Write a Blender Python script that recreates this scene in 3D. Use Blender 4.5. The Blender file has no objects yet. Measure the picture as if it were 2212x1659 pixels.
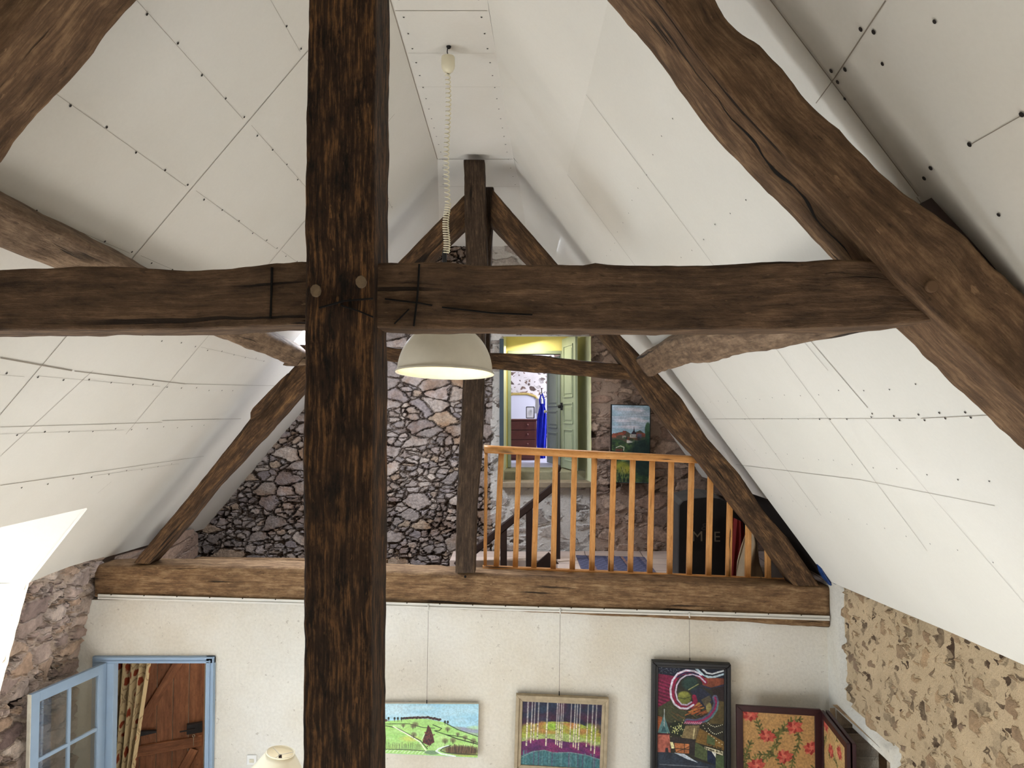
import bpy, bmesh, math, random
import numpy as np
from mathutils import Vector, Matrix, noise

random.seed(7)
rng = np.random.default_rng(7)
SC = bpy.context.scene
COL = SC.collection

# ------------------------------------------------------------------ camera model (pixel -> place)
F = 1600.0
PITCH = math.atan((890 - 829.5) / F)
CP, SP = math.cos(PITCH), math.sin(PITCH)
EYE = Vector((0.0, 0.0, 4.35))

def ray(x, y):
    u = (x - 1106.0) / F
    v = -(y - 829.5) / F
    return Vector((u, CP - v * SP, SP + v * CP))

def P(x, y, Y):
    r = ray(x, y); return EYE + r * (Y / r.y)

def PX(x, y, X):
    r = ray(x, y); return EYE + r * (X / r.x)

def PZ(x, y, Z):
    r = ray(x, y); return EYE + r * ((Z - EYE.z) / r.z)

def PP(x, y, p0, n):
    r = ray(x, y); return EYE + r * ((p0 - EYE).dot(n) / r.dot(n))

cam_d = bpy.data.cameras.new('camera')
cam = bpy.data.objects.new('camera', cam_d); COL.objects.link(cam)
cam.location = EYE
cam.rotation_euler = (math.pi / 2 + PITCH, 0, 0)
cam_d.sensor_width = 36.0
cam_d.lens = F * 36.0 / 2212.0
cam_d.clip_start = 0.05
SC.camera = cam

# ------------------------------------------------------------------ node helper
def s2l(c):
    out = []
    for v in c[:3]:
        v = v / 255.0
        out.append(v / 12.92 if v <= 0.04045 else ((v + 0.055) / 1.055) ** 2.4)
    return (out[0], out[1], out[2], 1.0)

class NT:
    def __init__(self, name):
        self.m = bpy.data.materials.new(name); self.m.use_nodes = True
        self.t = self.m.node_tree
        self.t.nodes.clear()
        self.out = self.t.nodes.new('ShaderNodeOutputMaterial')
    def put(self, sock, v):
        if isinstance(v, bpy.types.NodeSocket): self.t.links.new(v, sock)
        elif v is not None:
            try: sock.default_value = v
            except Exception: sock.default_value = tuple(v)
    def n(self, typ, ins=None, **attrs):
        nd = self.t.nodes.new(typ)
        for k, v in attrs.items(): setattr(nd, k, v)
        for k, v in (ins or {}).items(): self.put(nd.inputs[k], v)
        return nd
    def math(self, op, a, b=0.5, c=None, clamp=False):
        nd = self.n('ShaderNodeMath', {0: a, 1: b}, operation=op, use_clamp=clamp)
        if c is not None: self.put(nd.inputs[2], c)
        return nd.outputs[0]
    def mix(self, f, a, b, mode='MIX'):
        nd = self.t.nodes.new('ShaderNodeMix'); nd.data_type = 'RGBA'; nd.blend_type = mode
        self.put(nd.inputs[0], f); self.put(nd.inputs[6], a); self.put(nd.inputs[7], b)
        return nd.outputs[2]
    def ramp(self, f, stops, interp='LINEAR'):
        nd = self.t.nodes.new('ShaderNodeValToRGB'); cr = nd.color_ramp; cr.interpolation = interp
        while len(cr.elements) < len(stops): cr.elements.new(0.5)
        for e, (p, c) in zip(cr.elements, stops):
            e.position = p; e.color = c if len(c) == 4 else (*c, 1)
        self.put(nd.inputs[0], f)
        return nd.outputs[0]
    def rng(self, v, a, b, c=0.0, d=1.0, smooth=True):
        nd = self.n('ShaderNodeMapRange', {0: v, 1: a, 2: b, 3: c, 4: d})
        if smooth: nd.interpolation_type = 'SMOOTHSTEP'
        return nd.outputs[0]
    def noise(self, vec, scale, detail=4, rough=0.55, dim='3D', dist=0.0):
        nd = self.n('ShaderNodeTexNoise', {'Scale': scale, 'Detail': detail, 'Roughness': rough, 'Distortion': dist}, noise_dimensions=dim)
        if vec is not None: self.put(nd.inputs['Vector'], vec)
        return nd.outputs[0]
    def mapping(self, vec, sc=(1, 1, 1), loc=(0, 0, 0), rot=(0, 0, 0)):
        nd = self.n('ShaderNodeMapping', {'Vector': vec, 'Location': loc, 'Rotation': rot, 'Scale': sc})
        return nd.outputs[0]
    def bsdf(self, color, rough=0.7, bump=None, strength=0.4, dist=0.01, metallic=0.0, spec=0.35, **kw):
        b = self.n('ShaderNodeBsdfPrincipled', {'Base Color': color, 'Roughness': rough, 'Metallic': metallic, 'Specular IOR Level': spec})
        for k, v in kw.items(): self.put(b.inputs[k], v)
        if bump is not None:
            bn = self.n('ShaderNodeBump', {'Height': bump, 'Strength': strength, 'Distance': dist})
            self.t.links.new(bn.outputs[0], b.inputs['Normal'])
        self.t.links.new(b.outputs[0], self.out.inputs[0])
        return b

def C(*c): return s2l(c)

def m_plain(name, col, rough=0.6, var=0.12, scale=6.0, bump=0.15, metallic=0.0, spec=0.35):
    t = NT(name)
    tc = t.n('ShaderNodeTexCoord').outputs['Object']
    f = t.noise(tc, scale, 5, 0.6)
    c0 = tuple(max(0, v * (1 - var)) for v in s2l(col)[:3]) + (1,)
    c1 = tuple(min(1, v * (1 + var)) for v in s2l(col)[:3]) + (1,)
    colr = t.ramp(f, [(0.3, c0), (0.7, c1)])
    t.bsdf(colr, rough, t.noise(tc, scale * 8, 3), bump, 0.003, metallic, spec)
    return t.m

def m_timber(name, dark, mid, light, blotch=0.6, grain=34.0, along=2.2, bump=0.6, rough=0.78, gw=0.5, chips=0.5, bs=(3.0, 9.0), crack=1.0):
    t = NT(name)
    uv = t.n('ShaderNodeUVMap').outputs[0]
    rnd = t.n('ShaderNodeObjectInfo').outputs['Random']
    off = t.n('ShaderNodeCombineXYZ', {0: t.math('MULTIPLY', rnd, 37.0), 1: t.math('MULTIPLY', rnd, 13.0)}).outputs[0]
    vec = t.n('ShaderNodeVectorMath', {0: uv, 1: off}, operation='ADD').outputs[0]
    wob = t.noise(t.mapping(vec, (3, 3, 1)), 1.0, 3)
    wv = t.n('ShaderNodeCombineXYZ', {1: t.math('MULTIPLY', t.math('SUBTRACT', wob, 0.5), 0.03)}).outputs[0]
    vec2 = t.n('ShaderNodeVectorMath', {0: vec, 1: wv}, operation='ADD').outputs[0]
    g = t.noise(t.mapping(vec2, (along, grain, 1)), 1.0, 8, 0.68)
    fine = t.noise(t.mapping(vec2, (along * 4, grain * 3, 1)), 1.0, 4, 0.6)
    mo = t.noise(t.mapping(vec, (6, 15, 1)), 1.0, 7, 0.72)
    g = t.math('ADD', t.math('MULTIPLY', g, gw), t.math('MULTIPLY', mo, 1.0 - gw))
    col = t.ramp(g, [(0.36, dark), (0.5, mid), (0.64, light)])
    chn = t.noise(t.mapping(vec2, (16, 46, 1)), 1.0, 3, 0.6)
    chl = t.math('MULTIPLY', t.rng(chn, 0.66, 0.72), chips)
    chd = t.math('MULTIPLY', t.rng(chn, 0.30, 0.36, 1.0, 0.0), chips)
    col = t.mix(chl, col, tuple(min(1, v * 1.25) for v in light[:3]) + (1,))
    col = t.mix(chd, col, tuple(v * 0.5 for v in dark[:3]) + (1,))
    b1 = t.noise(t.mapping(vec, (bs[0], bs[1], 1)), 1.0, 8, 0.74)
    bm = t.rng(b1, 0.46, 0.62)
    bm = t.math('MULTIPLY', bm, t.rng(t.noise(t.mapping(vec, (9, 60, 1)), 1.0, 5, 0.7), 0.38, 0.6, 0.55, 1.0))
    dk = tuple(v * 0.30 for v in dark[:3]) + (1,)
    col = t.mix(t.math('MULTIPLY', bm, blotch), col, dk)
    cr = t.rng(t.noise(t.mapping(vec2, (0.9, 26, 1)), 1.0, 2, 0.5), 0.615, 0.635)
    cr = t.math('MULTIPLY', cr, t.rng(t.noise(t.mapping(vec, (1.3, 4, 1)), 1.0, 2), 0.52, 0.6))
    cr = t.math('MULTIPLY', cr, crack)
    col = t.mix(t.math('MULTIPLY', cr, 0.85), col, (0.006, 0.004, 0.003, 1))
    col = t.mix(0.35, col, t.ramp(fine, [(0.3, (0.45, 0.45, 0.45, 1)), (0.7, (1.3, 1.25, 1.2, 1))]), 'MULTIPLY')
    h = t.math('SUBTRACT', t.math('ADD', g, t.math('MULTIPLY', fine, 0.5)), t.math('MULTIPLY', cr, 1.6))
    h = t.math('SUBTRACT', h, t.math('MULTIPLY', bm, 0.3))
    t.bsdf(col, rough, h, bump, 0.012, 0.0, 0.25)
    return t.m

def m_stone(name, axis, sx, sz, cols, mortar, gap, mw=(0.03, 0.09), cover=None, disp=0.03, warp=0.28, fine=1.0, tint=None, rough=0.9, gapw=0.035, stone_amt=1.0, split=0.5):
    """rubble masonry: stones from a warped cell pattern, mortar between, dark open joints"""
    t = NT(name)
    tc = t.n('ShaderNodeTexCoord').outputs['Object']
    sp = t.n('ShaderNodeSeparateXYZ', {0: tc})
    hsock = sp.outputs[0 if axis == 'x' else 1]
    base = t.n('ShaderNodeCombineXYZ', {0: hsock, 1: sp.outputs[2], 2: 0.0}).outputs[0]
    v = t.mapping(base, (sx, sz, 1))
    w = t.n('ShaderNodeTexNoise', {'Vector': v, 'Scale': 1.3, 'Detail': 4, 'Roughness': 0.6})
    wv = t.n('ShaderNodeVectorMath', {0: w.outputs[1], 1: (0.5, 0.5, 0.5)}, operation='SUBTRACT').outputs[0]
    wv = t.n('ShaderNodeVectorMath', {0: wv, 3: warp * 2}, operation='SCALE').outputs[0]
    v2 = t.n('ShaderNodeVectorMath', {0: v, 1: wv}, operation='ADD').outputs[0]
    def vor(vec, feat): return t.n('ShaderNodeTexVoronoi', {'Vector': vec, 'Scale': 1.0, 'Randomness': 1.0}, voronoi_dimensions='2D', feature=feat)
    v3 = t.mapping(v2, (2.15, 2.0, 1), (3.3, 1.7, 0))
    vo, ve, vos, ves = vor(v2, 'F1'), vor(v2, 'DISTANCE_TO_EDGE'), vor(v3, 'F1'), vor(v3, 'DISTANCE_TO_EDGE')
    rcl = t.n('ShaderNodeSeparateColor', {0: vo.outputs['Color']}); rcs = t.n('ShaderNodeSeparateColor', {0: vos.outputs['Color']})
    small = t.math('GREATER_THAN', rcl.outputs[1], split)
    sel = lambda p, q: t.math('ADD', t.math('MULTIPLY', p, t.math('SUBTRACT', 1.0, small)), t.math('MULTIPLY', q, small))
    r0, r1, r2 = [sel(rcl.outputs[i], rcs.outputs[i]) for i in (0, 1, 2)]
    dsm = t.math('MULTIPLY', t.math('MINIMUM', t.math('MULTIPLY', ves.outputs['Distance'], 0.6), t.math('ADD', ve.outputs['Distance'], 0.0)), 1.0)
    d = sel(ve.outputs['Distance'], dsm)
    nf = t.noise(tc, 26 * fine, 6, 0.65)
    nb = t.noise(tc, 3.2, 4, 0.6)
    d = t.math('ADD', d, t.math('MULTIPLY', t.math('SUBTRACT', nf, 0.5), 0.085))
    if cover is None:
        n9 = t.noise(tc, 8, 4, 0.65)
        d = t.math('SUBTRACT', d, t.math('MULTIPLY', t.rng(n9, 0.48, 0.75), 0.12))  # widens the dark joints, painting in shadow below the stones
    if cover is not None:
        d = t.math('SUBTRACT', d, t.math('MULTIPLY', t.rng(r2, cover, cover + 0.45), 0.30))
    mask = t.rng(d, mw[0], mw[1])
    n = len(cols)
    stone = t.ramp(r0, [((i + 0.5) / n, c) for i, c in enumerate(cols)])
    nst = t.math('ADD', t.math('MULTIPLY', nf, 0.55), t.math('MULTIPLY', t.noise(tc, 11 * fine, 4, 0.6), 0.45))
    stone = t.mix(0.75, stone, t.ramp(nst, [(0.32, (0.42, 0.41, 0.41, 1)), (0.66, (1.5, 1.47, 1.43, 1))]), 'MULTIPLY')
    nm = t.noise(tc, 60 * fine, 4, 0.6)
    mor = t.mix(0.5, mortar, t.ramp(t.math('ADD', t.math('MULTIPLY', nb, 0.6), t.math('MULTIPLY', nm, 0.4)), [(0.3, (0.5, 0.48, 0.45, 1)), (0.7, (1.28, 1.25, 1.22, 1))]), 'MULTIPLY')
    col = t.mix(t.math('MULTIPLY', mask, stone_amt), mor, stone)
    gm = t.rng(d, 0.004, gapw, 1.0, 0.0)
    gm = t.math('MULTIPLY', gm, t.rng(nb, 0.35, 0.6, 0.35, 1.0))
    if cover is not None: gm = t.math('MULTIPLY', gm, t.rng(r1, 0.6, 0.85))
    col = t.mix(gm, col, gap)
    if tint is not None: col = t.mix(t.rng(nb, 0.45, 0.7), col, tint, 'MULTIPLY')
    h = t.math('ADD', t.math('MULTIPLY', mask, t.math('ADD', 0.6, t.math('MULTIPLY', r1, 0.7))), t.math('MULTIPLY', nf, 0.5))
    h = t.math('SUBTRACT', h, t.math('MULTIPLY', gm, 0.7))
    t.bsdf(col, rough, None, spec=0.2)
    dn = t.n('ShaderNodeDisplacement', {'Height': h, 'Midlevel': 1.5, 'Scale': disp})
    t.t.links.new(dn.outputs[0], t.out.inputs['Displacement'])
    t.m.displacement_method = 'BOTH'
    return t.m

def m_plaster(name, cols, bump=0.5, s1=0.9, s2=45, dots=True, fm=0.35):
    t = NT(name)
    tc = t.n('ShaderNodeTexCoord').outputs['Object']
    a = t.noise(tc, s1, 5, 0.6)
    b = t.noise(tc, s2, 4, 0.6)
    col = t.ramp(a, [(0.3, cols[0]), (0.5, cols[1]), (0.7, cols[2])])
    col = t.mix(fm, col, t.ramp(b, [(0.3, (0.78, 0.77, 0.76, 1)), (0.65, (1.08, 1.08, 1.08, 1))]), 'MULTIPLY')
    if dots:
        c = t.rng(t.noise(tc, 19, 3, 0.7), 0.30, 0.34, 1.0, 0.0)
        col = t.mix(t.math('MULTIPLY', c, 0.35), col, (0.2, 0.15, 0.11, 1))
    t.bsdf(col, 0.9, t.math('ADD', b, a), bump, 0.006, 0, 0.15)
    return t.m

def m_attr(name, rough=0.55, bump=0.25):
    t = NT(name)
    a = t.n('ShaderNodeVertexColor', layer_name='paint')
    tc = t.n('ShaderNodeTexCoord').outputs['Object']
    t.bsdf(a.outputs[0], rough, t.noise(tc, 160, 3, 0.6), bump, 0.002, 0, 0.3)
    return t.m

def m_emit(name, col, strength):
    t = NT(name)
    e = t.n('ShaderNodeEmission', {'Color': col, 'Strength': strength})
    t.t.links.new(e.outputs[0], t.out.inputs[0])
    return t.m

# ------------------------------------------------------------------ object helpers
def link(name, me, mat=None, parent=None):
    o = bpy.data.objects.new(name, me); COL.objects.link(o)
    if mat is not None:
        for mm in (mat if isinstance(mat, (list, tuple)) else [mat]): me.materials.append(mm)
    if parent is not None: o.parent = parent
    return o

def tag(o, label, cat, group=None, kind=None):
    o['label'] = label; o['category'] = cat
    if group: o['group'] = group
    if kind: o['kind'] = kind
    return o

def struct(o):
    o['kind'] = 'structure'; return o

def empty(name, loc=(0, 0, 0)):
    o = bpy.data.objects.new(name, None); COL.objects.link(o)
    o.location = loc; o.empty_display_size = 0.1
    return o

class MB:
    """collects shapes into one mesh; coordinates are world, shifted by origin when built"""
    def __init__(self): self.v = []; self.f = []; self.mi = []
    def add(self, vs, fs, mi=0):
        b = len(self.v); self.v += [Vector(q) for q in vs]
        self.f += [tuple(b + i for i in q) for q in fs]; self.mi += [mi] * len(fs)
    def quad(self, a, b, c, d, mi=0): self.add([a, b, c, d], [(0, 1, 2, 3)], mi)
    def box(self, lo, hi, mi=0, M=None):
        x0, y0, z0 = lo; x1, y1, z1 = hi
        vs = [Vector(q) for q in ((x0, y0, z0), (x1, y0, z0), (x1, y1, z0), (x0, y1, z0), (x0, y0, z1), (x1, y0, z1), (x1, y1, z1), (x0, y1, z1))]
        if M is not None: vs = [M @ q for q in vs]
        self.add(vs, [(0, 3, 2, 1), (4, 5, 6, 7), (0, 1, 5, 4), (1, 2, 6, 5), (2, 3, 7, 6), (3, 0, 4, 7)], mi)
    def hexa(self, front, back, mi=0):
        """front/back: 4 points each, same order"""
        self.add(list(front) + list(back), [(0, 1, 2, 3), (7, 6, 5, 4), (0, 4, 5, 1), (1, 5, 6, 2), (2, 6, 7, 3), (3, 7, 4, 0)], mi)
    def bar(self, a, b, w, h, up=Vector((0, 0, 1)), mi=0):
        a = Vector(a); b = Vector(b); d = (b - a).normalized()
        s = d.cross(up)
        if s.length < 1e-4: s = d.cross(Vector((0, 1, 0)))
        s.normalize(); u = s.cross(d).normalized()
        f = [a + s * (i * w / 2) + u * (j * h / 2) for i, j in ((-1, -1), (1, -1), (1, 1), (-1, 1))]
        self.hexa(f, [q + (b - a) for q in f], mi)
    def tube(self, pts, r, n=8, mi=0, caps=True):
        pts = [Vector(q) for q in pts]; rr = r if isinstance(r, (list, tuple)) else [r] * len(pts)
        b = len(self.v); prev = None
        for i, p in enumerate(pts):
            d = (pts[min(i + 1, len(pts) - 1)] - pts[max(i - 1, 0)]).normalized()
            if prev is None:
                s = d.cross(Vector((0.31, 0.77, 0.55))).normalized()
            else:
                s = (prev - d * prev.dot(d)).normalized()
            prev = s; u = d.cross(s)
            for k in range(n):
                a = 2 * math.pi * k / n
                self.v.append(p + (s * math.cos(a) + u * math.sin(a)) * rr[i])
        for i in range(len(pts) - 1):
            for k in range(n):
                k2 = (k + 1) % n
                self.f.append((b + i * n + k, b + i * n + k2, b + (i + 1) * n + k2, b + (i + 1) * n + k)); self.mi.append(mi)
        if caps:
            self.f.append(tuple(b + k for k in range(n))[::-1]); self.mi.append(mi)
            e = b + (len(pts) - 1) * n
            self.f.append(tuple(e + k for k in range(n))); self.mi.append(mi)
    def lathe(self, prof, c, n=48, M=None, mi=0, close=False):
        b = len(self.v); c = Vector(c)
        for r, z in prof:
            for k in range(n):
                a = 2 * math.pi * k / n
                q = Vector((r * math.cos(a), r * math.sin(a), z))
                if M is not None: q = M @ q
                self.v.append(c + q)
        m = len(prof)
        for i in range(m - 1 + (1 if close else 0)):
            i2 = (i + 1) % m
            for k in range(n):
                k2 = (k + 1) % n
                self.f.append((b + i * n + k, b + i * n + k2, b + i2 * n + k2, b + i2 * n + k)); self.mi.append(mi)
    def prism(self, pts, depth, mi=0):
        """pts polygon in world (front), extruded by vector depth"""
        n = len(pts); depth = Vector(depth)
        vs = [Vector(p) for p in pts] + [Vector(p) + depth for p in pts]
        fs = [tuple(range(n)), tuple(range(2 * n - 1, n - 1, -1))] + [(i, i + n, (i + 1) % n + n, (i + 1) % n) for i in range(n)]
        self.add(vs, fs, mi)
    def build(self, name, mat, parent=None, smooth=False, bevel=0.0, origin=None, seg=2):
        me = bpy.data.meshes.new(name)
        sh = Vector((0, 0, 0))
        if origin is not None: sh = Vector(origin)
        elif parent is not None: sh = parent.location
        me.from_pydata([tuple(q - sh) for q in self.v], [], self.f)
        for p, i in zip(me.polygons, self.mi): p.material_index = i
        me.validate(); me.update()
        bm = bmesh.new(); bm.from_mesh(me)
        bmesh.ops.recalc_face_normals(bm, faces=bm.faces)
        bm.to_mesh(me); bm.free()
        if smooth:
            for p in me.polygons: p.use_smooth = True
        o = link(name, me, mat, parent)
        if origin is not None and parent is None: o.location = sh
        if bevel > 0:
            md = o.modifiers.new('bevel', 'BEVEL'); md.width = bevel; md.segments = seg; md.limit_method = 'ANGLE'
        return o

def poly_len(pts):
    L = [0.0]
    for a, b in zip(pts[:-1], pts[1:]): L.append(L[-1] + (Vector(b) - Vector(a)).length)
    return L

def resample(pts, n):
    pts = [Vector(p) for p in pts]
    L = poly_len(pts); tot = L[-1]; out = []; j = 0
    for i in range(n):
        s = tot * i / (n - 1)
        while j < len(pts) - 2 and L[j + 1] < s: j += 1
        t = (s - L[j]) / max(1e-9, L[j + 1] - L[j])
        out.append(pts[j].lerp(pts[j + 1], t))
    return out

def ring_template(r=0.14):
    pts = []
    for (cx, cy, a0) in ((r, r, 180), (1 - r, r, 270), (1 - r, 1 - r, 0), (r, 1 - r, 90)):
        for k in range(4):
            a = math.radians(a0 + 30 * k)
            pts.append((cx + r * math.cos(a), cy + r * math.sin(a)))
        e = pts[-1]
        nx = {180: (1 - r, 0), 270: (1, 1 - r), 0: (r, 1), 90: (0, r)}[a0]
        for k in range(1, 5):
            f = k / 5
            pts.append((e[0] + (nx[0] - e[0]) * f, e[1] + (nx[1] - e[1]) * f))
    return pts

def timber(name, secs, mat, parent=None, r=0.12, amp=0.006, f1=5.0, amp2=0.0, seed=0):
    """secs: list of (frontA, frontB, backA, backB). One hewn timber with rounded arrises."""
    T = ring_template(r); n = len(T); N = len(secs)
    vs = []; us = []; cl = 0; prev = None
    per = [0.0]
    a, b, a2, b2 = secs[N // 2]
    def mp(q, s):
        A, B, A2, B2 = s
        return (A.lerp(B, q[0])).lerp(A2.lerp(B2, q[0]), q[1])
    R0 = [mp(q, secs[N // 2]) for q in T]
    for i in range(n): per.append(per[-1] + (R0[(i + 1) % n] - R0[i]).length)
    off = Vector((seed * 3.7, seed * 1.3, seed * 7.1))
    for s in secs:
        c = (s[0] + s[1] + s[2] + s[3]) / 4
        if prev is not None: cl += (c - prev).length
        prev = c; us.append(cl)
        for q in T:
            p = mp(q, s)
            d = p - c
            if d.length > 1e-6: d.normalize()
            k = noise.noise(p * f1 + off) * amp + noise.noise(p * f1 * 3.3 + off) * amp * 0.5
            if amp2: k += noise.noise(p * 23 + off) * amp2
            vs.append(p + d * k)
    fs = []
    for i in range(N - 1):
        for k in range(n):
            k2 = (k + 1) % n
            fs.append((i * n + k, i * n + k2, (i + 1) * n + k2, (i + 1) * n + k))
    fs.append(tuple(range(n - 1, -1, -1))); fs.append(tuple((N - 1) * n + k for k in range(n)))
    me = bpy.data.meshes.new(name)
    o0 = vs[0].copy() if parent is None else parent.location
    me.from_pydata([tuple(v - o0) for v in vs], [], fs)
    uvl = me.uv_layers.new(name='UVMap')
    for p in me.polygons:
        p.use_smooth = len(p.vertices) == 4
        for li, vi in zip(p.loop_indices, p.vertices):
            i, k = divmod(vi, n)
            if len(p.vertices) == 4:
                ks = [v % n for v in p.vertices]
                kk = n if (k == 0 and max(ks) == n - 1) else k
                uvl.data[li].uv = (us[i], per[kk])
            else:
                q = T[k]; uvl.data[li].uv = (q[0] * 0.05, q[1] * 0.2)
    bm = bmesh.new(); bm.from_mesh(me); bmesh.ops.recalc_face_normals(bm, faces=bm.faces); bm.to_mesh(me); bm.free()
    o = link(name, me, mat, parent)
    if parent is None: o.location = o0
    return o

def truss(name, A, B, Yf, Yb, mat, n=90, **kw):
    """a truss member drawn by the two edges of its front face (picture points) standing at depth Yf, thickness to Yb"""
    a = resample([P(x, y, Yf) for x, y in A], n); b = resample([P(x, y, Yf) for x, y in B], n)
    d = Vector((0, Yb - Yf, 0))
    return timber(name, [(p, q, p + d, q + d) for p, q in zip(a, b)], mat, **kw)

def grid(name, rows, mat, parent=None, face_ok=None, mat_of=None, smooth=True):
    """rows: 2D list of Vectors -> quad sheet"""
    nr, nc = len(rows), len(rows[0])
    vs = [tuple(p) for r in rows for p in r]
    fs = []; mi = []
    for i in range(nr - 1):
        for j in range(nc - 1):
            q = (i * nc + j, i * nc + j + 1, (i + 1) * nc + j + 1, (i + 1) * nc + j)
            if face_ok or mat_of:
                c = (Vector(vs[q[0]]) + Vector(vs[q[2]])) / 2
                if face_ok and not face_ok(c): continue
            fs.append(q); mi.append(mat_of(c) if mat_of else 0)
    me = bpy.data.meshes.new(name); me.from_pydata(vs, [], fs)
    for p, k in zip(me.polygons, mi):
        p.material_index = k; p.use_smooth = smooth
    return link(name, me, mat, parent)

def sheet(a, b, c, d, nu, nv):
    """corner points a(0,0) b(1,0) c(1,1) d(0,1)"""
    a, b, c, d = map(Vector, (a, b, c, d))
    return [[a.lerp(b, u / nu).lerp(d.lerp(c, u / nu), v / nv) for u in range(nu + 1)] for v in range(nv + 1)]

# ------------------------------------------------------------------ painted pictures (pigment only)
class Cv:
    def __init__(self, x0, y0, x1, y1, k, base):
        self.b = (x0, y0, x1, y1); self.w = int((x1 - x0) * k); self.h = int((y1 - y0) * k)
        xs = x0 + (np.arange(self.w + 1)) / self.w * (x1 - x0); ys = y0 + (np.arange(self.h + 1)) / self.h * (y1 - y0)
        self.X, self.Y = np.meshgrid(xs, ys)
        self.c = np.zeros(self.X.shape + (3,)); self.c[:] = np.array(base) / 255.0
    def blend(self, m, col, a=1.0):
        m = (np.clip(m, 0, 1) * a)[..., None]; self.c = self.c * (1 - m) + (np.array(col) / 255.0) * m
    def inside(self, pts):
        m = np.zeros(self.X.shape, bool); n = len(pts)
        for i in range(n):
            x1, y1 = pts[i]; x2, y2 = pts[(i + 1) % n]
            if y1 == y2: continue
            cond = ((y1 > self.Y) != (y2 > self.Y)) & (self.X < (x2 - x1) * (self.Y - y1) / (y2 - y1) + x1)
            m ^= cond
        return m
    def poly(self, pts, col, a=1.0, rough=0.0):
        m = self.inside(pts).astype(float)
        if rough: m = m * (self.tex(rough) > 0.35)
        self.blend(m, col, a)
    def ell(self, cx, cy, rx, ry, col, a=1.0, soft=0.25):
        d = np.sqrt(((self.X - cx) / rx) ** 2 + ((self.Y - cy) / ry) ** 2)
        self.blend((1 - d) / soft + 0.5, col, a)
    def dist(self, pts):
        d = np.full(self.X.shape, 1e9)
        for (x1, y1), (x2, y2) in zip(pts[:-1], pts[1:]):
            dx, dy = x2 - x1, y2 - y1; L = dx * dx + dy * dy + 1e-9
            t = np.clip(((self.X - x1) * dx + (self.Y - y1) * dy) / L, 0, 1)
            d = np.minimum(d, np.hypot(self.X - x1 - t * dx, self.Y - y1 - t * dy))
        return d
    def line(self, pts, w, col, a=1.0):
        self.blend((w / 2 - self.dist(pts)) / 0.7 + 0.5, col, a)
    def tex(self, s, seed=0):
        r = np.random.default_rng(int(s * 10) + seed)
        gx = max(2, int((self.b[2] - self.b[0]) / s)); gy = max(2, int((self.b[3] - self.b[1]) / s))
        g = r.random((gy + 2, gx + 2))
        fx = (self.X - self.b[0]) / (self.b[2] - self.b[0]) * gx; fy = (self.Y - self.b[1]) / (self.b[3] - self.b[1]) * gy
        i = np.floor(fx).astype(int); j = np.floor(fy).astype(int); u = fx - i; v = fy - j
        u = u * u * (3 - 2 * u); v = v * v * (3 - 2 * v)
        return (g[j, i] * (1 - u) + g[j, i + 1] * u) * (1 - v) + (g[j + 1, i] * (1 - u) + g[j + 1, i + 1] * u) * v
    def mottle(self, s, amt, seed=0):
        self.c = np.clip(self.c * (1 + amt * (self.tex(s, seed) - 0.5) * 2)[..., None], 0, 1)
    def panel(self, name, corners, mat, parent=None):
        TL, TR, BR, BL = [np.array(Vector(q)) for q in corners]
        u = ((self.X - self.b[0]) / (self.b[2] - self.b[0]))[..., None]; v = ((self.Y - self.b[1]) / (self.b[3] - self.b[1]))[..., None]
        pos = (TL * (1 - u) + TR * u) * (1 - v) + (BL * (1 - u) + BR * u) * v
        if parent is not None: pos = pos - np.array(parent.location)
        H, W = self.X.shape
        idx = np.arange(H * W).reshape(H, W)
        q = np.stack([idx[:-1, :-1], idx[1:, :-1], idx[1:, 1:], idx[:-1, 1:]], -1).reshape(-1, 4)
        me = bpy.data.meshes.new(name)
        me.vertices.add(H * W); me.vertices.foreach_set('co', pos.reshape(-1))
        me.loops.add(q.size); me.loops.foreach_set('vertex_index', q.reshape(-1))
        me.polygons.add(len(q)); me.polygons.foreach_set('loop_start', np.arange(0, q.size, 4)); me.polygons.foreach_set('loop_total', np.full(len(q), 4))
        me.update(calc_edges=True)
        at = me.color_attributes.new('paint', 'FLOAT_COLOR', 'POINT')
        c = np.clip(self.c, 0, 1); lin = np.where(c <= 0.04045, c / 12.92, ((c + 0.055) / 1.055) ** 2.4)
        rgba = np.concatenate([lin, np.ones(lin.shape[:2] + (1,))], -1)
        at.data.foreach_set('color', rgba.reshape(-1).astype(np.float32))
        return link(name, me, mat, parent)

# ------------------------------------------------------------------ materials
M = {}
M['post'] = m_timber('aged_oak_post', C(28, 19, 12), C(68, 47, 30), C(158, 112, 68), 0.92, 110, 8, 0.9, gw=.58, chips=.45, bs=(7, 20), crack=.35)
M['collar'] = m_timber('hewn_oak_beam', C(62, 47, 35), C(98, 76, 57), C(138, 110, 84), 0.3, 55, 3.4, 0.9, gw=.4)
M['rafter'] = m_timber('hewn_oak_rafter', C(72, 54, 40), C(114, 88, 65), C(160, 128, 96), 0.25, 55, 3.0, 0.9, gw=.42)
M['far'] = m_timber('far_truss_oak', C(46, 33, 22), C(82, 60, 41), C(140, 106, 70), 0.45, 70, 5, 0.7, gw=.45)
M['farpost'] = m_timber('king_post_oak', C(42, 32, 25), C(68, 53, 41), C(104, 84, 64), 0.4, 80, 5, 0.7, gw=.55)
M['tie'] = m_timber('tie_beam_oak', C(84, 62, 43), C(132, 102, 72), C(174, 144, 108), 0.25, 60, 4, 0.9, gw=.45, chips=.6)
M['purlin'] = m_timber('purlin_oak', C(78, 62, 48), C(120, 98, 78), C(158, 134, 110), 0.25, 40, 3, 0.8, gw=.4)
M['peg'] = m_plain('weathered_peg', (112, 94, 72), 0.8, 0.3, 40)
M['scribe'] = m_plain('dark_cut', (14, 10, 8), 0.9)
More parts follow.
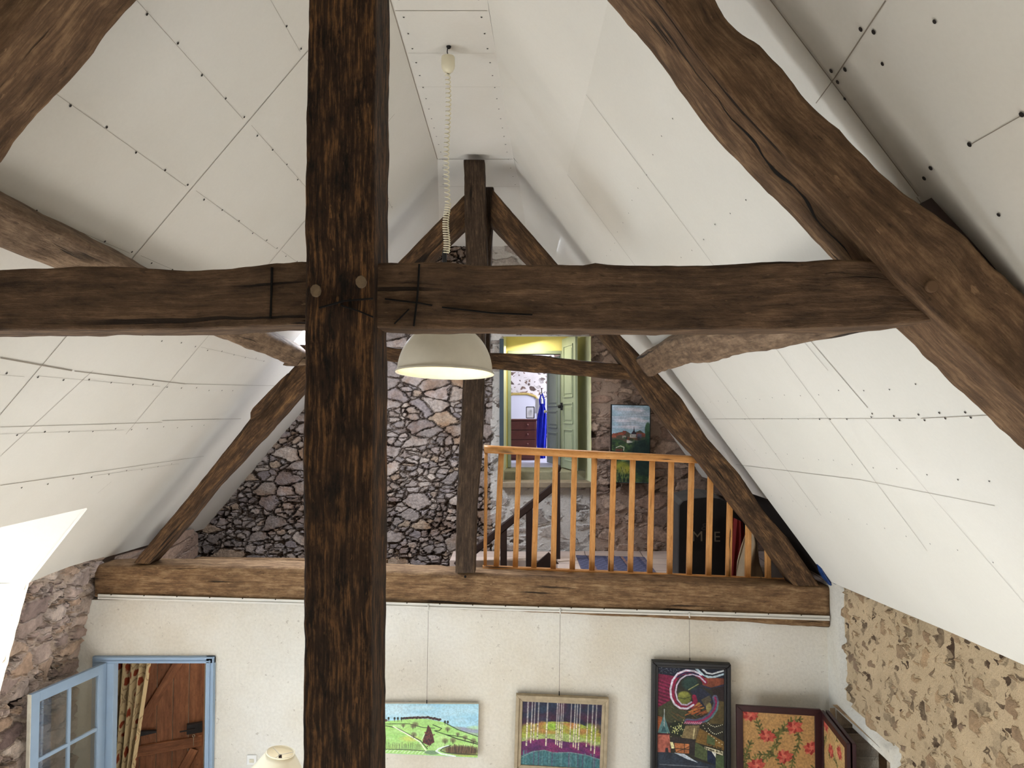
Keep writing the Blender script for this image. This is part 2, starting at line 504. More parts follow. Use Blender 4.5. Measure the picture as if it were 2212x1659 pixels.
M['white'] = m_plaster('white_board', [C(212, 207, 198), C(216, 212, 204), C(220, 216, 209)], 0.05, 0.7, 60, False, 0.08)
M['whiteR'] = m_plaster('white_board_slope', [C(216, 212, 203), C(220, 216, 207), C(224, 220, 212)], 0.05, 0.7, 60, False, 0.08)
M['seam'] = m_plain('board_joint', (140, 130, 117), 0.9)
M['seamd'] = m_plain('open_joint', (30, 26, 22), 0.9)
M['screw'] = m_plain('screw_head', (34, 28, 24), 0.6)
M['plaster'] = m_plaster('old_lime_plaster', [C(206, 197, 180), C(216, 211, 200), C(222, 220, 214)], 0.7, 0.8, 40)
M['jamb'] = m_plaster('rough_lime_jamb', [C(225, 218, 200), C(232, 226, 210), C(238, 233, 220)], 1.0, 2.0, 26)
grey = [C(134, 124, 118), C(156, 144, 136), C(116, 107, 103), C(180, 166, 154), C(146, 133, 122), C(166, 154, 148), C(126, 116, 114), C(158, 138, 118)]
M['rubble'] = m_stone('dry_rubble', 'x', 3.7, 6.6, grey, C(118, 102, 90), C(54, 43, 36), (0.0, 0.08), None, 0.05, 0.26, 1.3, C(225, 205, 188), gapw=0.028, split=0.42)
M['rubbleR'] = m_stone('pink_rubble', 'x', 3.0, 5.4, [C(148, 122, 106), C(166, 140, 122), C(128, 108, 96), C(176, 152, 134)], C(160, 138, 122), C(56, 43, 35), (0.0, 0.10), 0.5, 0.04, 0.36, 1.3, gapw=.025, split=.55)
M['rubbleP'] = m_stone('limewashed_rubble', 'x', 3.0, 6.0, [C(158, 148, 140), C(178, 168, 158), C(146, 136, 128)], C(194, 188, 180), C(90, 78, 70), (0.03, 0.14), 0.25, 0.035, 0.35, 1.3, gapw=.02, split=.5)
M['stoneL'] = m_stone('mortared_rubble', 'y', 3.6, 7.4, [C(160, 140, 132), C(200, 180, 168), C(122, 104, 100), C(206, 190, 178), C(176, 150, 130)], C(196, 178, 164), C(40, 30, 28), (0.0, 0.10), 0.7, 0.06, 0.30, .7, gapw=.06, split=.72)
M['stoneS'] = m_stone('sill_rubble', 'y', 3.4, 5.6, [C(150, 124, 98), C(174, 146, 116), C(134, 108, 86)], C(180, 156, 126), C(84, 66, 50), (0.04, 0.2), 0.2, 0.04, 0.4, 1.2)
M['stoneRw'] = m_stone('flush_pointed_rubble', 'y', 7.6, 8.6, [C(128, 106, 86), C(164, 138, 108), C(152, 124, 96), C(112, 92, 80), C(178, 150, 116), C(160, 134, 106), C(170, 142, 110)], C(198, 176, 144), C(80, 62, 48), (0.05, 0.12), 0.06, 0.034, 0.42, 1.6, gapw=.02, split=.55, stone_amt=.85)
M['floor'] = m_plain('pale_floor', (206, 203, 198), 0.7, 0.15, 3)
M['tiles'] = None
M['dark'] = m_plain('dark_void', (26, 20, 16), 0.95)
M['roofw'] = m_plain('roof_boarding', (40, 32, 26), 0.95)
M['pine'] = m_timber('varnished_pine', C(188, 124, 66), C(208, 148, 86), C(222, 168, 108), 0.0, 30, 1.2, 0.1, 0.38)
M['darkwood'] = m_plain('dark_stained_wood', (44, 28, 22), 0.5, 0.2, 14)
M['rail'] = m_plain('white_rail', (208, 204, 196), 0.4, 0.06, 4)
M['blue'] = m_plain('pale_blue_paint', (150, 172, 196), 0.5, 0.06, 4, 0.1)
M['blue_lit'] = m_plain('lit_edge', (206, 202, 188), 0.6, 0.12, 12)  # pale tone of the lit door edge, light put into the colour
M['cream'] = m_plain('cream_plastic', (226, 218, 192), 0.4, 0.05, 4, 0.05)
M['shade_out'] = m_plain('enamel_grey', (204, 196, 178), 0.45, 0.08, 5, 0.05)
M['shade_in'] = m_plain('enamel_inside', (250, 240, 210), 0.45, 0.05, 14, 0.05)
M['black'] = m_plain('black', (22, 20, 20), 0.5)
M['blackf'] = m_plain('black_frame', (24, 22, 24), 0.4)
M['frame'] = m_plain('weathered_frame', (164, 148, 122), 0.6, 0.18, 18, 0.3)
M['maroon'] = m_plain('maroon_frame', (52, 22, 24), 0.4, 0.2, 10)
M['wire'] = m_plain('wire', (90, 80, 66), 0.5)
M['paint'] = m_attr('pigment')
M['canvas'] = m_plain('canvas_edge', (224, 218, 204), 0.8)
M['fabric'] = m_plain('lamp_fabric', (236, 226, 200), 0.8, 0.05, 5, 0.1)
M['switch'] = m_plain('white_plastic', (226, 226, 224), 0.35, 0.02)
M['switch2'] = m_plain('ivory_plastic', (206, 200, 180), 0.35, 0.02)
M['green'] = m_plain('sage_paint', (150, 158, 132), 0.5, 0.06, 5, 0.08)
M['greeng'] = m_plain('grey_sage_paint', (138, 148, 140), 0.5, 0.06, 5, 0.08)
M['yellow'] = m_plain('yellow_paper', (238, 222, 140), 0.8, 0.04, 6)
M['lime'] = m_plain('pale_lime_wall', (214, 214, 176), 0.8, 0.05, 4)
M['lilac'] = m_plain('lilac_wall', (206, 206, 218), 0.8, 0.03, 3)
M['stonestep'] = m_plain('step_stone', (132, 126, 100), 0.85, 0.25, 9, 0.5)
M['stepwood'] = m_plain('step_board', (132, 116, 94), 0.7, 0.2, 9, 0.3)
M['blueover'] = m_plain('royal_blue_cloth', (22, 40, 200), 0.8, 0.2, 12, 0.3)
M['chest'] = m_plain('mahogany', (92, 50, 42), 0.4, 0.2, 9)
M['gold'] = m_plain('gilt', (188, 164, 96), 0.4, 0.2, 20, 0.3)
M['mirror'] = m_plain('mirror_glass', (220, 222, 228), 0.04, 0.0, 1, 0.0, 1.0)
M['plank'] = m_timber('plank_door_wood', C(96, 58, 36), C(128, 82, 54), C(150, 102, 70), 0.12, 16, 1.2, 0.3, 0.6)
M['iron'] = m_plain('black_iron', (34, 30, 30), 0.5, 0.2, 20, 0.2, 0.4)
M['steel'] = m_plain('steel_key', (170, 160, 140), 0.35, 0.1, 20, 0.1, 0.8)
M['tarp'] = m_plain('blue_tarpaulin', (30, 56, 104), 0.4, 0.45, 22, 0.5)
M['trunk'] = m_plain('black_board', (24, 22, 22), 0.7, 0.3, 8)
M['trunks'] = m_plain('slate_side', (62, 58, 56), 0.7, 0.2, 8)
M['letter'] = m_plain('faded_lettering', (120, 112, 96), 0.8)
M['red'] = m_plain('dark_red_cloth', (110, 22, 18), 0.8)
M['sack'] = m_plain('canvas_sack', (168, 150, 122), 0.9, 0.15, 6, 0.4)
M['greyboard'] = m_plain('grey_white_board', (170, 170, 172), 0.7)

def m_glass():
    t = NT('window_glass')
    a = t.n('ShaderNodeBsdfTransparent', {'Color': (0.93, 0.95, 0.94, 1)})
    b = t.n('ShaderNodeBsdfGlossy', {'Color': (1, 1, 1, 1), 'Roughness': 0.03})
    lw = t.n('ShaderNodeLayerWeight', {'Blend': 0.35})
    mx = t.n('ShaderNodeMixShader', {0: t.math('ADD', t.math('MULTIPLY', lw.outputs[1], 0.6), 0.12), 1: a.outputs[0], 2: b.outputs[0]})
    t.t.links.new(mx.outputs[0], t.out.inputs[0])
    return t.m
M['glass'] = m_glass()

def m_tiles():
    t = NT('gallery_tiles')
    tc = t.n('ShaderNodeTexCoord').outputs['Object']
    br = t.n('ShaderNodeTexBrick', {'Vector': t.mapping(tc, (1, 1, 1), (0, 0, 0), (0, 0, 0.06)), 'Color1': C(186, 164, 150), 'Color2': C(200, 178, 162), 'Mortar': C(110, 92, 82),
                                    'Scale': 1.0, 'Mortar Size': 0.006, 'Brick Width': 0.34, 'Row Height': 0.34, 'Bias': 0.0}, offset=0.0)
    c = t.mix(0.4, br.outputs[0], t.ramp(t.noise(tc, 7, 4), [(0.3, (0.75, 0.75, 0.75, 1)), (0.7, (1.15, 1.12, 1.1, 1))]), 'MULTIPLY')
    t.bsdf(c, 0.6, br.outputs[1], -0.4, 0.004)
    return t.m
M['tiles'] = m_tiles()

def m_curtain():
    t = NT('printed_curtain')
    uv = t.n('ShaderNodeUVMap').outputs[0]
    v = t.mapping(uv, (7, 5, 1))
    w = t.n('ShaderNodeTexNoise', {'Vector': v, 'Scale': 1.2, 'Detail': 3})
    v2 = t.n('ShaderNodeVectorMath', {0: v, 1: w.outputs[1]}, operation='ADD').outputs[0]
    vo = t.n('ShaderNodeTexVoronoi', {'Vector': v2, 'Scale': 1.0}, voronoi_dimensions='2D')
    fl = t.rng(vo.outputs['Distance'], 0.16, 0.24, 1.0, 0.0)
    ring = t.rng(t.math('ABSOLUTE', t.math('SUBTRACT', vo.outputs['Distance'], 0.42)), 0.02, 0.05, 1.0, 0.0)
    col = t.mix(t.math('MULTIPLY', ring, 0.6), C(190, 168, 130), C(110, 88, 62))
    col = t.mix(fl, col, C(128, 58, 36))
    t.bsdf(col, 0.9, None, spec=0.1)
    return t.m
M['curtain'] = m_curtain()

def m_rug():
    t = NT('woven_rug')
    tc = t.n('ShaderNodeTexCoord').outputs['Object']
    sp = t.n('ShaderNodeSeparateXYZ', {0: tc})
    st = t.math('FRACT', t.math('MULTIPLY', sp.outputs[0], 2.6))
    col = t.ramp(st, [(0.0, C(84, 84, 104)), (0.3, C(66, 66, 84)), (0.34, C(130, 100, 92)), (0.42, C(86, 86, 108)), (0.8, C(72, 72, 94)), (0.9, C(104, 96, 108))], 'CONSTANT')
    ch = t.n('ShaderNodeTexChecker', {'Vector': t.mapping(tc, (26, 14, 1)), 'Color1': (0.7, 0.7, 0.7, 1), 'Color2': (1.2, 1.2, 1.2, 1), 'Scale': 1.0})
    t.bsdf(t.mix(0.5, col, ch.outputs[0], 'MULTIPLY'), 0.95, None, spec=0.05)
    return t.m
M['rug'] = m_rug()

# ------------------------------------------------------------------ roof geometry
H = P(1110, 345, 6.8).z
XLt = P(945, 372, 6.8).x
BL = P(225, 1205, 6.8)
sL = (H - BL.z) / (XLt - BL.x)
XRt = P(1110, 345, 6.8).x
BR = P(1790, 1260, 6.8)
sR = (H - BR.z) / (BR.x - XRt)
zL = lambda X: H + sL * (X - XLt)
zR = lambda X: H - sR * (X - XRt)
nL = Vector((sL, 0, -1)).normalized(); pL = Vector((XLt, 0, H))     # inward normal
nR = Vector((-sR, 0, -1)).normalized(); pR = Vector((XRt, 0, H))
onL = lambda x, y: PP(x, y, pL, nL)
onR = lambda x, y: PP(x, y, pR, nR)

def strip_z(Y): return H if Y < 6.8 else H + (P(1100, 530, 9.2).z - H) * (Y - 6.8) / 2.4
def strip_xr(Y): return float(np.interp(Y, [-3, 4.24, 6.8, 7.5, 9.3], [-0.42, -0.135, XRt, 0.10, 0.20]))
def strip_xl(Y): return XLt + (strip_z(Y) - H) / sL

DA = onL(188, 1097)                       # top inner corner of the dormer opening
DB = onL(60, 1260)                        # where the opening meets the wall top
XD = DA.x
DN0, DN1 = 3.45, 3.25                     # near edge of the dormer opening
SRX, SRY = (0.74, 1.06), (7.2, 8.2)     # and the one facing it
SKX, SKY = (-2.15, -1.5), (7.02, 7.9)    # roof light beyond the far truss
XE = BL.x

def seam(mb, a, b, w, n, mi=1, off=0.003):
    a = Vector(a) + n * off; b = Vector(b) + n * off
    s = (b - a).cross(n).normalized() * (w / 2)
    mb.quad(a - s, b - s, b + s, a + s, mi)
def dot(mb, p, n, r=0.0065, mi=2, off=0.0035):
    p = Vector(p) + n * off
    u = n.orthogonal().normalized(); v = n.cross(u)
    k = 8
    mb.add([p + (u * math.cos(2 * math.pi * i / k) + v * math.sin(2 * math.pi * i / k)) * r for i in range(k)], [tuple(range(k))], mi)

# left slope -------------------------------------------------------
mb = MB()
Lp = lambda X, Y: Vector((X, Y, zL(X)))
Ys = [-3.0, 1.0, 2.35, DN1, DA.y, 6.8, SKY[0], SKY[1], 9.3]
Xs = [XLt, SKX[1], SKX[0], XD]
for i in range(len(Ys) - 1):
    for j in range(len(Xs) - 1):
        if Ys[i] == SKY[0] and j == 1: continue
        xa, xb = Xs[j], Xs[j + 1]
        ya, yb = Ys[i], Ys[i + 1]
        top = (lambda Y: strip_xl(Y)) if j == 0 else (lambda Y: xa)
        mb.quad(Lp(top(ya), ya), Lp(xb, ya), Lp(xb, yb), Lp(top(yb), yb), 0)
mb.quad(Lp(XD, -3), Lp(XE - 0.12, -3), Lp(XE - 0.12, DN0), Lp(XD, DN1), 0)
edge_px = [(60, 1260), (100, 1243), (150, 1224), (190, 1212), (226, 1203)]
eL = [onL(*q) for q in edge_px]
mb.add([Lp(XD, DA.y)] + eL + [Lp(XE, 6.8), Lp(XD, 6.8)], [tuple(range(len(eL) + 3))], 0)
mb.quad(Lp(XD, 6.8), Lp(XE, 6.8), Lp(XE - 0.1, 9.3), Lp(XD, 9.3), 0)
rowsL = [-1.09, -1.38, -1.667, -1.95, -2.24, -2.47, -2.72, -3.0, -3.28]
for x in rowsL:
    y = 2.45
    lo = 1.9 if x > -2.3 else 2.5
    k = 0
    yy = lo + 0.13
    while yy < 6.75:
        if not (x < XD - 0.02):
            dot(mb, Lp(x + 0.006 * math.sin(yy * 9), yy), nL, 0.0062)
        yy += 0.245 + 0.02 * math.sin(yy * 5 + x)
    a0 = 2.0
    if x > XD: 
        for (s0, s1) in ((2.2, 3.75), (3.85, 5.2), (5.3, 6.7)):
            if random.random() < 0.8: seam(mb, Lp(x + 0.004, s0), Lp(x - 0.003, s1), 0.0015, nL)
for Y in (2.32, 3.80, 5.27):
    seam(mb, Lp(-0.85, Y), Lp(-2.75 if Y > 3 else -3.2, Y + 0.01), 0.004, nL)
for q0, q1, w in (((0, 772), (155, 800), .008), ((160, 801), (400, 829), .005), ((400, 829), (600, 833), .003), ((350, 908), (520, 904), .004), ((0, 922), (350, 912), .003),
                  ((0, 1048), (200, 1020), .004), ((200, 1020), (440, 985), .003), ((0, 985), (200, 800), .003), ((210, 1065), (240, 1040), .002)):
    seam(mb, onL(*q0), onL(*q1), w, nL)
for q in ((28, 15.5), ):
    pass
for q in [(15, 774), (6, 783), (52, 785), (82, 785), (75, 793), (141, 795), (135, 802), (190, 801), (186, 808), (203, 805), (249, 809), (290, 813), (328, 817), (362, 821), (12, 1045), (60, 1040), (118, 1032), (170, 1090), (200, 1088), (260, 1078), (300, 1060), (40, 1108)]:
    pass
ceilL = struct(mb.build('ceiling', [M['white'], M['seam'], M['screw']]))
ceilL['label'] = 'white boarded roof slope on the dormer side'

# ridge strip -------------------------------------------------------
mb = MB()
yy = [-3, 1, 4.24, 5.5, 6.8, 7.5, 8.3, 9.3]
for a, b in zip(yy[:-1], yy[1:]):
    mb.quad((strip_xl(a), a, strip_z(a)), (strip_xr(a), a, strip_z(a)), (strip_xr(b), b, strip_z(b)), (strip_xl(b), b, strip_z(b)), 0)
dn = Vector((0, 0, -1))
for Y, w in ((4.24, .004), (6.78, .006), (7.4, .004), (4.75, .0015), (5.25, .0015)):
    seam(mb, (strip_xl(Y) + .01, Y, strip_z(Y)), (strip_xr(Y) - .01, Y, strip_z(Y)), w, dn)
seam(mb, (strip_xl(0), 0, H), (strip_xl(6.78), 6.78, H), .007, dn)
for i in range(26):
    Y = 2.6 + i * 0.19
    z = strip_z(Y)
    dot(mb, (strip_xl(Y) + 0.05, Y, z), dn, 0.006)
    dot(mb, (strip_xr(Y) - 0.05, Y, z), dn, 0.006)
ridge = struct(mb.build('ceiling', [M['white'], M['seam'], M['screw']]))
ridge['label'] = 'narrow flat white strip along the ridge'

# right slope -------------------------------------------------------
mb = MB()
Rp = lambda X, Y: Vector((X, Y, zR(X)))
e_px = [(1792, 1256), (1830, 1272), (1900, 1302), (1960, 1327), (2030, 1356), (2100, 1386), (2160, 1413), (2212, 1437)]
eR = [onR(*q) for q in e_px]
eRn = [(eR[-1].x - 0.03, 3.2), (eR[-1].x - 0.08, 2.0), (eR[-1].x - 0.15, -3.0)]
XM = 0.42
def eave_x(Y):
    ys = [-3.0, 2.0, 3.2] + [p.y for p in eR[::-1]] + [9.3]
    xs = [eRn[2][0], eRn[1][0], eRn[0][0]] + [p.x for p in eR[::-1]] + [eR[0].x]
    return float(np.interp(Y, ys, xs))
yy = [-3, 0, 1.2, 2.22, 3.0, 3.6, 4.1, 4.7, 5.53, 6.2, 6.74]
for a, b in zip(yy[:-1], yy[1:]):
    mb.quad((strip_xr(a), a, strip_z(a)), Rp(XM, a), Rp(XM, b), (strip_xr(b), b, strip_z(b)), 0)
    mb.quad(Rp(XM, a), Rp(eave_x(a), a), Rp(eave_x(b), b), Rp(XM, b), 0)
up = Vector((0.0, 0, 0.045))
for a, b in ((6.76, SRY[0]), SRY, (SRY[1], 9.3)):
    mb.quad((strip_xr(a), a, strip_z(a)), Rp(XM, a) + up, Rp(XM, b) + up, (strip_xr(b), b, strip_z(b)), 0)
    mb.quad(Rp(XM, a) + up, Rp(SRX[0], a) + up, Rp(SRX[0], b) + up, Rp(XM, b) + up, 0)
    if a != SRY[0]: mb.quad(Rp(SRX[0], a) + up, Rp(SRX[1], a) + up, Rp(SRX[1], b) + up, Rp(SRX[0], b) + up, 0)
    mb.quad(Rp(SRX[1], a) + up, Rp(2.36, a) + up, Rp(2.36, b) + up, Rp(SRX[1], b) + up, 0)
# board edge at the far truss
mb.quad(Rp(XM, 6.74), Rp(2.9, 6.74), Rp(2.9, 6.74) + Vector((0, 0.012, 0.03)), Rp(XM, 6.74) + Vector((0, 0.012, 0.03)), 1)
rowsR = [0.32, 0.74, 1.04, 1.35, 1.66, 1.95, 2.25]
for x in rowsR:
    yv = 1.0 if x > 1.0 else 2.6
    while yv < 6.6:
        dot(mb, Rp(x + 0.02 * (yv - 3.5) * (0.3 if x > 1 else 1) + 0.006 * math.sin(yv * 8), yv), nR, 0.0062 if yv < 2.3 else 0.0042)
        yv += 0.25 + 0.02 * math.sin(yv * 5 + x)
for Y, x0, x1, w in ((4.12, 0.02, 2.3, .003), (5.53, 0.1, 2.3, .004), (2.24, 0.5, 1.25, .005), (2.26, 1.25, 1.6, .003)):
    seam(mb, Rp(max(x0, XM), Y), Rp(x1, Y + 0.01), w, nR)
for q0, q1, w in (((1915, 0), (1806, 165), .004), ((1806, 165), (1764, 222), .003), ((2100, 310), (2212, 246), .002), ((1480, 905), (1980, 903), .0022), ((1990, 903), (2200, 893), .0025),
                  ((1590, 1003), (1860, 1036), .003), ((1860, 1036), (2150, 1092), .002), ((1437, 790), (1735, 722), .0025), ((1740, 722), (1875, 880), .005), ((1735, 735), (1790, 800), .003),
                  ((1870, 905), (2212, 1300), .002), ((1085, 195), (1128, 240), .004), ((1460, 775), (1735, 1100), .0015), ((2210, 250), (2212, 250), .002)):
    seam(mb, onR(*q0), onR(*q1), w, nR)
for q in [(1861, 62), (1889, 68), (1797, 152), (1827, 149), (1811, 176), (1998, 384), (2012, 362), (2096, 311), (2209, 246), (1883, 900), (1885, 893), (1932, 898), (1944, 907), (1985, 895), (1998, 907), (2030, 891), (2043, 903), (2086, 890), (2098, 901), (2150, 896), (2165, 888), (1610, 905), (1650, 904), (1690, 904), (1725, 905), (1771, 905), (1794, 905), (1830, 905)]:
    p_ = onR(*q); dot(mb, p_, nR, 0.0075 if p_.y < 2.6 else 0.0055)
ceilR = struct(mb.build('ceiling', [M['whiteR'], M['seam'], M['screw']]))
ceilR['label'] = 'white boarded roof slope opposite the dormer'

# outer roof shell above the boards, unseen, put in to keep sky light out
mb = MB()
o = Vector((0, 0, 0.32))
mb.quad(Lp(XLt, -3.2) + o, Lp(-3.2, -3.2) + o, Lp(-3.2, DN1 - 0.1) + o, Lp(XLt, DN1 - 0.1) + o)
mb.quad(Lp(XLt, DN1 - .1) + o, Lp(XD + .05, DN1 - .1) + o, Lp(XD + .05, DA.y + .1) + o, Lp(XLt, DA.y + .1) + o)
mb.quad(Lp(-3.2, -3.2) + o, Lp(-4.7, -3.2) + o, Lp(-4.7, DN1 - 0.1) + o, Lp(-3.2, DN1 - 0.1) + o)
mb.quad(Lp(XLt, DA.y + .1) + o, Lp(-4.7, DA.y + .1) + o, Lp(-4.7, SKY[0]) + o, Lp(XLt, SKY[0]) + o)
mb.quad(Lp(XLt, SKY[0]) + o, Lp(SKX[1], SKY[0]) + o, Lp(SKX[1], SKY[1]) + o, Lp(XLt, SKY[1]) + o)
mb.quad(Lp(SKX[0], SKY[0]) + o, Lp(-4.7, SKY[0]) + o, Lp(-4.7, SKY[1]) + o, Lp(SKX[0], SKY[1]) + o)
mb.quad(Lp(XLt, SKY[1]) + o, Lp(-4.7, SKY[1]) + o, Lp(-4.7, 9.4) + o, Lp(XLt, 9.4) + o)
for x0, x1, y0, y1 in ((XRt, 3.7, -3.2, SRY[0]), (XRt, 3.7, SRY[1], 9.4), (XRt, SRX[0], *SRY), (SRX[1], 3.7, *SRY)):
    mb.quad(Rp(x0, y0) + o, Rp(x1, y0) + o, Rp(x1, y1) + o, Rp(x0, y1) + o)
mb.quad((XLt, -3.2, H + .32), (XRt, -3.2, H + .32), (XRt, 9.4, H + .32), (XLt, 9.4, H + .32))
struct(mb.build('roof', M['roofw']))

# roof light lining + glazing bars
mb = MB()
c4 = [Lp(SKX[1], SKY[0]), Lp(SKX[0], SKY[0]), Lp(SKX[0], SKY[1]), Lp(SKX[1], SKY[1])]
for i in range(4):
    a, b = c4[i], c4[(i + 1) % 4]
    mb.quad(a, b, b + o, a + o)
sk = struct(mb.build('window_2', M['white']))
mb = MB()
c4 = [Rp(SRX[1], SRY[0]), Rp(SRX[0], SRY[0]), Rp(SRX[0], SRY[1]), Rp(SRX[1], SRY[1])]
for i in range(4):
    a, b = c4[i], c4[(i + 1) % 4]
    mb.quad(a + up, b + up, b + o, a + o)
struct(mb.build('window_3', M['white']))

# ------------------------------------------------------------------ walls
# stone wall on the dormer side
WZ = 4.35
YW = 6.80                                    # face of the plastered wall under the far truss
sill_z = P(40, 1562, 5.86).z
def wl_base(Y): return float(np.interp(Y, [-3, 5.86, 6.9, 9.3], [-3.98, -3.925, -3.90, -3.90]))
def wl_top(Y): 
    ys = [p.y for p in eL]; xs = [p.x for p in eL]; zs = [p.z for p in eL]
    return Vector((float(np.interp(Y, ys, xs)), Y, float(np.interp(Y, ys, zs))))
def wl_p(Y, f):
    t = wl_top(min(Y, 6.8)); z = t.z * f
    return Vector((wl_base(Y) + (t.x - wl_base(Y)) * max(0.0, (z - 2.1) / (t.z - 2.1)), Y, z))
JY = eL[0].y                                  # far jamb of the dormer window
rows = []
nv = 120
for i in range(nv + 1):
    f = i / nv; r = []
    for j in range(61):
        Y = JY + (YW + 0.06 - JY) * j / 60
        r.append(wl_p(Y, f))
    rows.append(r)
struct(grid('wall_left', rows, M['stoneL']))
rows = sheet((wl_base(DN1), DN1, 0), (wl_base(JY), JY, 0), (wl_base(JY), JY, sill_z), (wl_base(DN1), DN1, sill_z), 110, 80)
struct(grid('wall_left', rows, M['stoneS']))
mb = MB()
mb.quad((-3.98, -3, 0), (wl_base(DN1), DN1, 0), (wl_base(DN1), DN1, zL(XE - .12)), (XE - .12, -3, zL(XE - .12)))
struct(mb.build('wall_left', M['plaster']))
# dormer: jamb, cheeks, soffit, sill
mb = MB()
XO = -4.62
tj = eL[0]
rowsj = []
for i in range(41):
    f = i / 40
    a = wl_p(JY, sill_z / tj.z + (1 - sill_z / tj.z) * f); a.x += .008; b = Vector((XO, JY - 0.02, a.z))
    rowsj.append([a.lerp(b, k / 16) + Vector((0, 0.012 * noise.noise(Vector((k * .4, i * .35, 1))), 0)) for k in range(17)])
jm = struct(grid('wall_dormer', rowsj, M['jamb']))
zs_ = DA.z - 0.12
mb.quad(DA, tj, (XO, JY, tj.z), (XO, DA.y, zs_), 0)
mb.quad((XD, DN1, zL(XD)), (XE - .12, DN0, zL(XE - .12)), (XO, DN0, tj.z), (XO, DN1, zs_), 0)
mb.quad((wl_base(DN1), DN0, sill_z), (XE - .12, DN0, zL(XE - .12)), (XO, DN0, tj.z), (XO, DN0, sill_z), 0)
mb.quad((XD, DN1, zL(XD)), DA, (XO, DA.y, zs_), (XO, DN1, zs_), 0)
seam(mb, DA + Vector((0, -.004, 0)), tj + Vector((0, -.004, 0)), 0.02, Vector((0, -1, 0)), 0, 0.004)
struct(mb.build('wall_dormer', M['white']))
rows = sheet((wl_base(DN1), DN0, sill_z), (wl_base(JY), JY, sill_z), (XO, JY, sill_z + .04), (XO, DN0, sill_z + .04), 60, 14)
struct(grid('wall_dormer', rows, M['stoneS']))
mb = MB()
for Y in (DN0 + .04, (DN0 + JY) / 2, JY - .06): mb.box((XO - .06, Y - .04, sill_z + .05), (XO, Y + .04, zs_))
for z in (sill_z + .08, zs_ - .08, (sill_z + zs_) / 2): mb.box((XO - .05, DN0, z - .03), (XO - .01, JY, z + .03))
struct(mb.build('window_1', M['blue']))

# stone wall on the other side, with its recess
top = [(2.62, -3.0, None)] 
NZY = (5.62, 6.62); NZ = P(1900, 1640, 5.7).z
def wr_top(Y): X = eave_x(Y); return Vector((X, Y, zR(X)))
rows = []
ny, nz = 150, 110
for i in range(nz + 1):
    f = i / nz; r = []
    for j in range(ny, -1, -1):
        Y = 2.2 + (YW + .05 - 2.2) * j / ny
        t = wr_top(Y); b = Vector((t.x + 0.03, Y, 0.0))
        p = b.lerp(t, f)
        if i == nz: p.z += 0.012 * noise.noise(Vector((Y * 9, 0, 0)))
        r.append(p)
    rows.append(r)
def niche_top(Y): return NZ + 0.02 * noise.noise(Vector((Y * 7, 2, 2)))
struct(grid('wall_right', rows, [M['stoneRw'], M['plaster']],
            face_ok=lambda c: not (NZY[0] < c.y < NZY[1] and c.z < niche_top(c.y)),
            mat_of=lambda c: 1 if (c.y > 6.50 + 0.06 * noise.noise(Vector((c.z * 3, 0, 0))) or (c.z < NZ + 0.11 + 0.05 * noise.noise(c * 4) and NZY[0] - 0.1 < c.y)) else 0))
mb = MB()
t = wr_top(2.2)
mb.quad((t.x - .1, -3, 0), (t.x + .03, 2.2, 0), t, (t.x - .12, -3, zR(t.x - .12)))
struct(mb.build('wall_right', M['plaster']))
mb = MB()
xw = eave_x(6.0)
a0, a1 = NZY
mb.quad((xw + .45, a0, 0), (xw + .45, a1, 0), (xw + .45, a1, NZ), (xw + .45, a0, NZ))
mb.quad((xw - .05, a1, 0), (xw + .45, a1, 0), (xw + .45, a1, NZ), (xw - .0, a1, NZ))
mb.quad((xw - .0, a0, 0), (xw + .45, a0, 0), (xw + .45, a0, NZ), (xw - .0, a0, NZ))
mb.quad((xw - .0, a0, NZ), (xw + .45, a0, NZ), (xw + .45, a1, NZ), (xw - .0, a1, NZ))
struct(mb.build('wall_recess', M['stoneS']))

# plastered wall below the tie beam with the doorway
dx0, dx1 = P(228, 1432, YW).x, P(452, 1432, YW).x
dz = P(340, 1424, YW).z
mb = MB()
ztop = P(1000, 1290, 6.9).z
mb.box((-3.98, YW, dz), (dx1, YW + .22, ztop))
mb.box((dx1, YW, 0), (2.96, YW + .22, ztop))
mb.box((-3.98, YW, 0), (dx0, YW + .22, dz))
struct(mb.build('wall_back', M['plaster']))

# gable wall behind the gallery
YG = 9.2
gx0, gx1 = P(1086, 800, YG).x, P(1276, 800, YG).x
gz0, gz1 = P(1100, 1050, YG).z, P(1100, 727, YG).z
rows = sheet((-4.1, YG, 0.9), (3.2, YG, 0.9), (3.2, YG, 6.62), (-4.1, YG, 6.62), 320, 250)
zfl = P(1205, 1207, 8.73).z
def g_ok(c):
    if gx0 < c.x < gx1 and gz0 < c.z < gz1: return False
    return c.z < min(zL(c.x), zR(c.x) + .1) + 0.12
def g_mat(c):
    wob = 0.05 * noise.noise(Vector((c.z * 3.1, c.x * 2, 5)))
    if c.x > gx1 - .02: return 1
    if c.x > gx0 - .02 and c.z < gz0 + .05: return 2
    if c.x > gx0 - 0.15 + wob: return 2
    if c.x > gx0 and c.z > gz1 and c.x > 0.1: return 1
    return 0
struct(grid('wall_rear', rows, [M['rubble'], M['rubbleR'], M['rubbleP']], face_ok=g_ok, mat_of=g_mat))
mb = MB()
mb.quad((-4.3, YG, 0), (3.4, YG, 0), (3.4, YG, 1.0), (-4.3, YG, 1.0))
mb.quad((-3.78, YW + .24, ztop), (-3.9, YG, ztop), (-3.9, YG, zL(-3.85)), (-3.78, YW + .24, zL(-3.74)))
mb.quad((-4.0, YW + .2, 0), (-4.0, YG, 0), (-4.0, YG, ztop + .3), (-4.0, YW + .2, ztop + .3))
mb.quad((3.3, YW, 0), (3.3, YG, 0), (3.3, YG, 4.0), (3.3, YW, 4.0))
